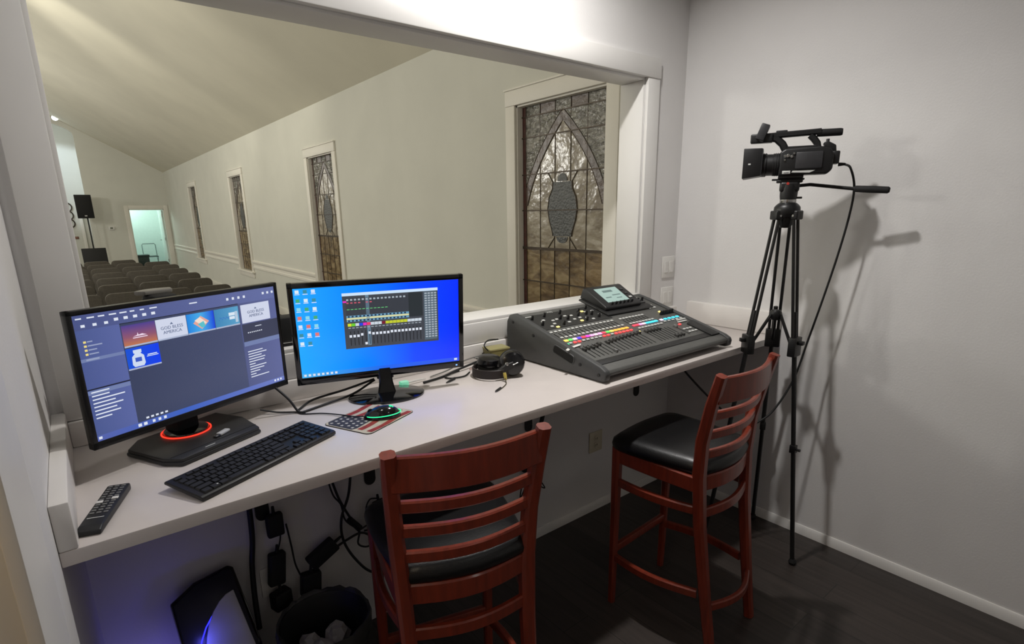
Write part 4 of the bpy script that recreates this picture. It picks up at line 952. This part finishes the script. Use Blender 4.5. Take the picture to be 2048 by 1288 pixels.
MB().lathe([(.007, 0), (.007, .012), (0, .013)], 10, T(-.128, .01, .143)).build('zoom_rocker', M_camg, cc)
MB().box(-.115, -.012, .046, .056, .035, .105, .005, 2).build('side_display', M_camg, cc)
for x, z, r in ((.03, .09, .0065), (.018, .092, .0075), (.004, .088, .006), (.03, .075, .005), (-.004, .10, .005), (-.10, .088, .004)): MB().lathe([(r, 0), (r, .004), (r*.7, .006), (0, .006)], 12, T(x, .047, z) @ rotM(-PI/2)).build('control_dial', M_chrome, cc)
MB().box(.004, .036, .047, .0495, .017, .030, .002).build('name_plate', M_btn, cc)
MB().prism([(0, .022), (-.004, .029), (-.092, .029), (-.07, .019)], .047, .0495, 'y').build('name_plate', M_btn, cc)
MB().box(.010, .030, .049, .0500, .020, .0225).build('plate_mark', M_dark, cc)
cable('camera_cable', [(-.219, -.965, 1.895), (-.165, -.97, 1.88), (-.12, -.978, 1.80), (-.125, -.975, 1.68), (-.13, -.95, 1.50), (-.14, -.915, 1.30), (-.16, -.88, 1.10), (-.20, -.85, .90), (-.28, -.80, .74), (-.37, -.74, .66), (-.42, -.72, .55), (-.46, -.70, .42), (-.50, -.66, .36)], .005, 'black video cable curving from the camcorder down beside the tripod')
MB().tube([(-.178, 0, .05), (-.19, 0, .05), (-.205, 0, .05)], [.008, .007, .005], 10).build('video_plug', M_rubber, cc)
cable('console_cable', [(-.46, -.665, .74), (-.49, -.60, .80), (-.53, -.50, .90), (-.56, -.40, 1.0), (-.57, -.30, 1.032)], .005, 'black cable sloping down from under the worktop toward the tripod')

# ================================================================== UNDER THE WORKTOP
pc = thing('computer_tower', 'black desktop computer tower glowing blue, on the floor under the worktop', 'computer', (-2.675, -.34, 0), math.radians(4))
TW, TH = .205, .56
sil = [(-TW/2, 0), (-TW/2-.006, TH-.05), (-.03, TH-.012), (TW/2-.02, TH), (TW/2-.004, TH-.012), (TW/2+.022, .18), (TW/2+.01, 0)]
LN = math.radians(33); FM = T(0, 0, .05) @ rotM(-LN)
MB().prism([(-.01, .0), (-.02, .06), (.285, .475), (.33, .44), (.335, .0)], -TW/2+.01, TW/2-.006, 'x', .006, 2).build('case', M_rubber, pc)
MB().prism(sil, -.012, .02, 'y', .006, 2).build('front_rim', M_gloss, pc, mw=FM)
MB().prism([(x*.92-.002, .02+z*.945) for x, z in sil], -.016, -.008, 'y', .003, 2).build('front_panel', mat('tower_dark', (12, 12, 34), .4, var=0), pc, mw=FM)
gp = [(TW/2-.026, TH-.085)] + [(TW/2-.026-.135*math.sin(PI/2*k/8), TH-.085-.25*(1-math.cos(PI/2*k/8))) for k in range(1, 9)] + [(-TW/2+.02, .03), (TW/2+.0, .03), (TW/2+.002, .18)]
MB().prism(gp, -.024, -.012, 'y', .003, 2).build('arc_panel', mat('tower_grey', (196, 196, 198), .45, var=.04), pc, mw=FM)
MB().tube([(-.066, -.018, TH-.235), (-.052, -.018, TH-.20), (-.03, -.018, TH-.165), (.0, -.018, TH-.135)], .0022, 6).build('light_strip', mat('blue_led', (8, 8, 60), .4, var=0, emit=(40, 40, 255), es=3), pc, mw=FM)
light('POINT', 'tower_front_glow', (-2.745, -.20, .385), .14, (.10, .10, 1), .012)
# waste bin with crumpled liner
wb = thing('waste_bin', 'dark waste bin with loose liner and papers under the worktop', 'bin', (-2.365, -.25, 0))
b = MB(); b.lathe([(.0, .0), (.105, .0), (.11, .01), (.15, .30), (.156, .305), (.150, .308), (.144, .30), (.105, .015), (0, .012)], 28); b.build('bucket', mat('bin_dark', (30, 31, 31), .5), wb)
t = bmesh.new(); rr = random.Random(5); n = 44; rings = []
for r, z in ((.138, .19), (.147, .26), (.150, .312), (.160, .318), (.163, .29), (.160, .25)):
    rings.append([t.verts.new(((r+.006*rr.random())*math.cos(2*PI*k/n), (r+.006*rr.random())*math.sin(2*PI*k/n), z+.014*(rr.random()-.5))) for k in range(n)])
for A, B in zip(rings, rings[1:]):
    for k in range(n): t.faces.new((A[k], A[(k+1) % n], B[(k+1) % n], B[k]))
b = MB(); b._merge(t, None); b.build('liner', mat('liner_grey', (66, 67, 66), .35, var=.1, vscale=30), wb, smooth=50)
for k, (x, y, z, s_) in enumerate(((-.03, -.03, .20, .05), (.05, .03, .19, .045), (-.05, .05, .19, .04), (.045, -.065, .185, .032))):
    t = bmesh.new(); bmesh.ops.create_icosphere(t, subdivisions=2, radius=s_)
    for v in t.verts: v.co *= .8+.35*rr.random()
    b = MB(); b._merge(t, T(x, y, z)); tag(b.build('crumpled_paper', M_white, smooth=0, loc=(-2.365, -.25, 0)), ['white crumpled paper nearest the near rim inside the waste bin', 'white crumpled paper on the stool side inside the waste bin', 'white crumpled paper on the computer side inside the waste bin', 'smallest white crumpled paper inside the waste bin'][k], 'paper', 'papers in the bin')
# power bricks and plugs
def brick(name, loc, size, rot, label, cat='power adapter'):
    p = thing(name, label, cat, loc); p.rotation_euler = rot
    MB().box(-size[0]/2, size[0]/2, -size[1]/2, size[1]/2, -size[2]/2, size[2]/2, .008, 3).build('case', M_rubber, p)
    MB().tube([(0, 0, size[2]/2-.002), (0, 0, size[2]/2+.03)], [.007, .005], 8).build('strain_relief', M_rubber, p)
    return p
brick('power_adapter', (-2.455, -.04, .44), (.06, .035, .13), (0, .12, .1), 'upright black power adapter hanging on the wall above the tower')
brick('power_adapter', (-2.285, -.05, .435), (.062, .038, .12), (0, math.radians(62), 0), 'black power adapter lying sideways on the wall left of the cable bundle')
brick('power_adapter', (-2.345, -.06, .335), (.075, .04, .095), (0, .1, 0), 'black power adapter lowest above the waste bin')
brick('power_adapter', (-2.025, -.045, .50), (.052, .035, .14), (0, -.12, 0), 'black power adapter half hidden behind the near bar stool seat')
brick('power_adapter', (-2.44, -.035, .615), (.06, .03, .09), (0, 0, 0), 'black wall plug high under the worktop, tight below its edge')
brick('power_adapter', (-2.455, -.045, .31), (.07, .05, .07), (0, 0, .3), 'dark adapter block resting low between tower and waste bin')
UG = 'cables hanging under the worktop'
cable('power_cable', [(-2.515, -.03, 1.03), (-2.515, -.03, .80), (-2.52, -.03, .60), (-2.535, -.03, .48), (-2.545, -.05, .36), (-2.55, -.08, .25)], .010, 'thick black cable bundle dropping behind the computer tower', group=UG)
cable('power_cable', [(-2.42, -.03, .60), (-2.425, -.02, .54), (-2.44, -.03, .505)], .003, 'thin black lead joining the high wall plug to the upright adapter', group=UG)
cable('power_cable', [(-2.40, -.03, .60), (-2.39, -.025, .50), (-2.385, -.03, .42), (-2.37, -.04, .36)], .0035, 'thin black lead running past the upright adapter to the lowest one', group=UG)
cable('power_cable', [(-2.23, -.04, 1.03), (-2.225, -.035, .80), (-2.20, -.03, .66), (-2.17, -.03, .57), (-2.14, -.03, .50), (-2.12, -.03, .45)], .005, 'pair of black leads twisting down to the tied cable knot', group=UG)
cable('power_cable', [(-2.245, -.04, 1.03), (-2.235, -.04, .78), (-2.215, -.03, .66), (-2.185, -.025, .60), (-2.175, -.03, .53), (-2.13, -.03, .47)], .0035, 'thin black lead beside the twisted pair above the cable knot', group=UG)
cable('power_cable', [(-2.14, -.035, 1.03), (-2.135, -.035, .78), (-2.15, -.03, .64), (-2.19, -.03, .54), (-2.19, -.03, .44), (-2.15, -.04, .34), (-2.09, -.05, .26), (-2.0, -.06, .23)], .0055, 'long black lead swinging in a wide curve toward the near stool', group=UG)
cable('power_cable', [(-2.24, -.05, .435), (-2.18, -.04, .445), (-2.12, -.035, .45), (-2.08, -.03, .42), (-2.06, -.035, .38), (-2.02, -.04, .40), (-2.0, -.04, .375), (-2.04, -.04, .35), (-2.06, -.04, .39)], .005, 'black lead looping from the sideways adapter through the cable knot', group=UG)
cable('power_cable', [(-2.12, -.03, .46), (-2.06, -.03, .475), (-2.02, -.03, .455), (-1.98, -.04, .46)], .0035, 'black lead leaving the cable knot level to the right', group=UG)
cable('power_cable', [(-2.12, -.03, .45), (-2.13, -.03, .40), (-2.09, -.035, .375), (-2.05, -.03, .40), (-2.07, -.03, .44), (-2.10, -.03, .45)], .004, 'black lead coiled in a ring at the cable knot', group=UG)
cable('power_cable', [(-2.035, -.04, .58), (-2.065, -.03, .58), (-2.085, -.03, .54), (-2.08, -.03, .47)], .0032, 'thin black lead arching over the adapter behind the near stool', group=UG)
tag(MB().tube([(-2.16, -.035, .53), (-2.12, -.035, .47)], [.012, .014], 8).build('cable_tie', M_rubber), 'black cable tie bunching the leads under the worktop', 'cable tie')
cable('power_cable', [(-1.04, -.10, 1.03), (-1.06, -.06, .90), (-1.10, -.03, .72), (-1.13, -.03, .60), (-1.16, -.03, .50), (-1.17, -.035, .47)], .011, 'thick black cable from the console down to the wall outlet', group=UG)
pg = thing('wall_plug', 'round black plug with tied leads on the wall between the stools', 'plug', (-1.21, 0, .455))
MB().lathe([(.032, 0), (.034, .02), (.026, .038), (0, .04)], 18, T(0, -.001, 0) @ rotM(PI/2)).build('plug_body', M_rubber, pg)
for k, (dx, dz, ln_) in enumerate(((.10, -.01, .012), (.12, -.10, .014), (-.05, -.10, .012))):
    b = MB(); ux = Vector((dx, 0, dz-.03)); nx = Vector((-ux.z, 0, ux.x)).normalized()*ln_
    b.tube(smooth_path([Vector((0, -.03, -.03)), Vector((0, -.03, -.03))+ux*.5+nx, Vector((0, -.03, -.03))+ux, Vector((0, -.03, -.03))+ux*.5-nx, Vector((0, -.03, -.035))]), .0032, 6); b.build('tied_lead', M_cable, pg, smooth=60)
ol = plate('wall_outlet', -2.47, .375, .08, .12, 'white power outlet on the wall behind the computer tower', M_white, 'ou')
light('POINT', 'tower_led_glow', (-2.86, -.12, .26), .20, (.20, .17, 1), .05)

# ================================================================== NAVE
def make_pew_chair():
    c = thing('stacking_chair', 'x', 'chair', group='grey upholstered chairs in the nave')
    t = bmesh.new(); w = .222; pts = []
    for k in range(7): a = PI/2*k/6; pts.append((w-.07+.07*math.cos(a), .79+.07*math.sin(a)))
    for k in range(7): a = PI/2+PI/2*k/6; pts.append((-w+.07+.07*math.cos(a), .79+.07*math.sin(a)))
    pts += [(-w+.02, .50), (w-.02, .50)]
    MB().prism(pts, -.025, .025, 'y', .012, 2, T(0, -.02, 0) @ rotM(0)).build('backrest', M_seatfab, c)
    MB().box(-.22, .22, .0, .44, .42, .49, .025, 3).build('seat', M_seatfab, c)
    M_leg = mat('chair_frame', (40, 38, 36), .4, .5)
    for s_ in (-1, 1):
        MB().tube([(s_*.195, .41, 0), (s_*.195, .41, .43)], .011, 8).build('leg', M_leg, c)
        MB().tube([(s_*.195, -.05, 0), (s_*.195, 0, .43), (s_*.195, -.02, .55)], .011, 8).build('leg', M_leg, c)
    return c
ordn = ['first', 'second', 'third', 'fourth', 'fifth', 'sixth', 'seventh', 'eighth']
ry = [6.06, 7.15, 8.22, 9.27, 10.35, 11.4, 12.5]
shift = [0, -.02, .01, .0, .02, .0, -.02]
first = None
for r, y in enumerate(ry):
    for c in range(4):
        if r == 6 and c == 0: continue
        x = -1.445-.468*c+shift[r]
        if first is None: ch = first = make_pew_chair()
        else: ch = copy_tree(first)
        ch.location = (x, y, 0)
        ch['label'] = 'grey upholstered chair, %s from the window wall in the %s row beyond the booth' % (ordn[c], ordn[r])

# loudspeaker on a pole, music stand, small things on the far wall
ss = thing('speaker_stand', 'black pole stand under the loudspeaker at the far end of the nave', 'stand', (-2.20, 18.6, 0))
MB().tube([(0, 0, .05), (0, 0, 1.75)], .02, 10).build('pole', M_black, ss)
for k in range(3): a = 2*PI*k/3; MB().tube([(0, 0, .5), (.4*math.cos(a), .4*math.sin(a), .02)], .014, 8).build('leg', M_black, ss)
spk = thing('loudspeaker', 'black loudspeaker on a pole at the far left of the nave', 'loudspeaker', (-2.23, 18.6, 1.75))
MB().prism([(-.20, -.17), (.20, -.17), (.14, .17), (-.14, .17)], 0, .66, 'z', .012, 2).build('cabinet', M_rubber, spk)
MB().box(-.17, .17, -.182, -.168, .05, .61, .006).build('grille', mat('grille', (16, 16, 16), .8, bump=.5, bscale=300), spk)
MB().box(-.03, .03, -.186, -.18, .055, .085).build('badge', M_chrome, spk)
ms = thing('music_stand', 'wide black music stand in front of the far chairs', 'music stand', (-2.345, 14.2, 0))
MB().box(-.235, .235, -.02, .0, .0, .44, .006, 2, T(0, .02, .63) @ rotM(math.radians(-12))).build('desk', M_rubber, ms)
MB().box(-.25, .25, -.02, .05, -.01, .01, .004, 2, T(0, .02, .63) @ rotM(math.radians(-12))).build('ledge', M_rubber, ms)
MB().tube([(0, .06, .05), (0, .06, .72)], .014, 8).build('pole', M_black, ms)
MB().tube([(-.33, .0, .645), (-.25, .02, .64), (-.20, .03, .56)], .014, 8).build('clamp', M_black, ms)
for k in range(3): a = 2*PI*k/3+.5; MB().tube([(0, .06, .2), (.28*math.cos(a), .06+.28*math.sin(a), .015)], .01, 8).build('leg', M_black, ms)
th = thing('thermostat', 'small white thermostat on the far wall left of the open door', 'thermostat', (-1.62, FY, 1.44))
MB().box(-.075, .075, -.03, 0, -.05, .05, .008, 2).build('case', M_white, th); MB().box(-.04, .03, -.032, -.029, -.02, .03).build('display', mat('thermo_lcd', (96, 100, 84), .4), th)
pl = thing('wall_plaque', 'small brown plaque on the chancel wall beside the loudspeaker', 'plaque', (-2.53, FY+2.2, 1.13))
MB().box(-.09, .09, -.02, 0, -.04, .04, .004).build('board', mat('plaque_brown', (112, 74, 58), .5), pl); MB().box(-.06, .06, -.022, -.019, -.02, .02).build('face', mat('plaque_face', (140, 96, 76), .4), pl)
wr = thing('wall_ornament', 'dark wrought ornament on the chancel wall left of the loudspeaker', 'ornament', (-2.58, FY+2.19, 1.86))
for k in range(3): MB().tube([(.14*math.cos(2*PI*i/16)*.8, -.01, (k-1)*.26+.13*math.sin(2*PI*i/16)) for i in range(16)], .02, 6, close=True).build('scroll', M_lead, wr)
MB().box(-.02, .02, -.02, 0, -.42, .42, .003).build('stem', M_lead, wr)
sl = thing('spot_lamp', 'bright spot lamp high on the far wall at the chancel arch', 'lamp', (-2.47, FY-.02, 4.62))
MB().box(-.05, .05, -.04, 0, -.05, .05, .005).build('mount', M_white, sl)
MB().lathe([(.05, 0), (.08, .10), (.08, .12)], 16, T(0, -.10, -.02) @ rotM(math.radians(120))).build('lamp_head', M_white, sl)
MB().lathe([(0, .122), (.075, .12), (.075, .125), (0, .13)], 16, T(0, -.10, -.02) @ rotM(math.radians(120))).build('lamp_face', em('lamp_face', (240, 255, 250), 14), sl)
fc = thing('folding_chair', 'metal folding chair just inside the bright doorway at the far end', 'chair', (-.55, FY+1.75, 0))
M_sil = mat('silver_frame', (150, 160, 160), .3, .8)
MB().tube([(-.2, .02, .42), (-.2, .06, .82), (-.17, .07, .86), (.17, .07, .86), (.2, .06, .82), (.2, .02, .42)], .014, 8).build('back_frame', M_sil, fc)
MB().box(-.2, .2, -.38, .02, .42, .45, .01, 2).build('seat', mat('fold_seat', (66, 80, 76), .5), fc)
for s_ in (-1, 1):
    MB().tube([(s_*.19, .04, .44), (s_*.19, -.36, 0)], .011, 8).build('leg', M_sil, fc); MB().tube([(s_*.19, -.33, .44), (s_*.19, .10, 0)], .011, 8).build('leg', M_sil, fc)
tb = thing('low_table', 'dark low table in the bright room beyond the far door', 'table', (-1.0, FY+.95, 0))
MB().box(-.32, .32, -.25, .25, .48, .54, .008, 2).build('top', mat('table_dark', (50, 62, 60), .4), tb)
MB().box(-.30, .30, -.23, -.21, .08, .48, .003).build('front_board', mat('table_dark', (50, 62, 60), .4), tb)
for x in (-.28, .28):
    for y in (-.19, .21): MB().box(x-.02, x+.02, y-.02, y+.02, 0, .48, .003).build('leg', M_rubber, tb)
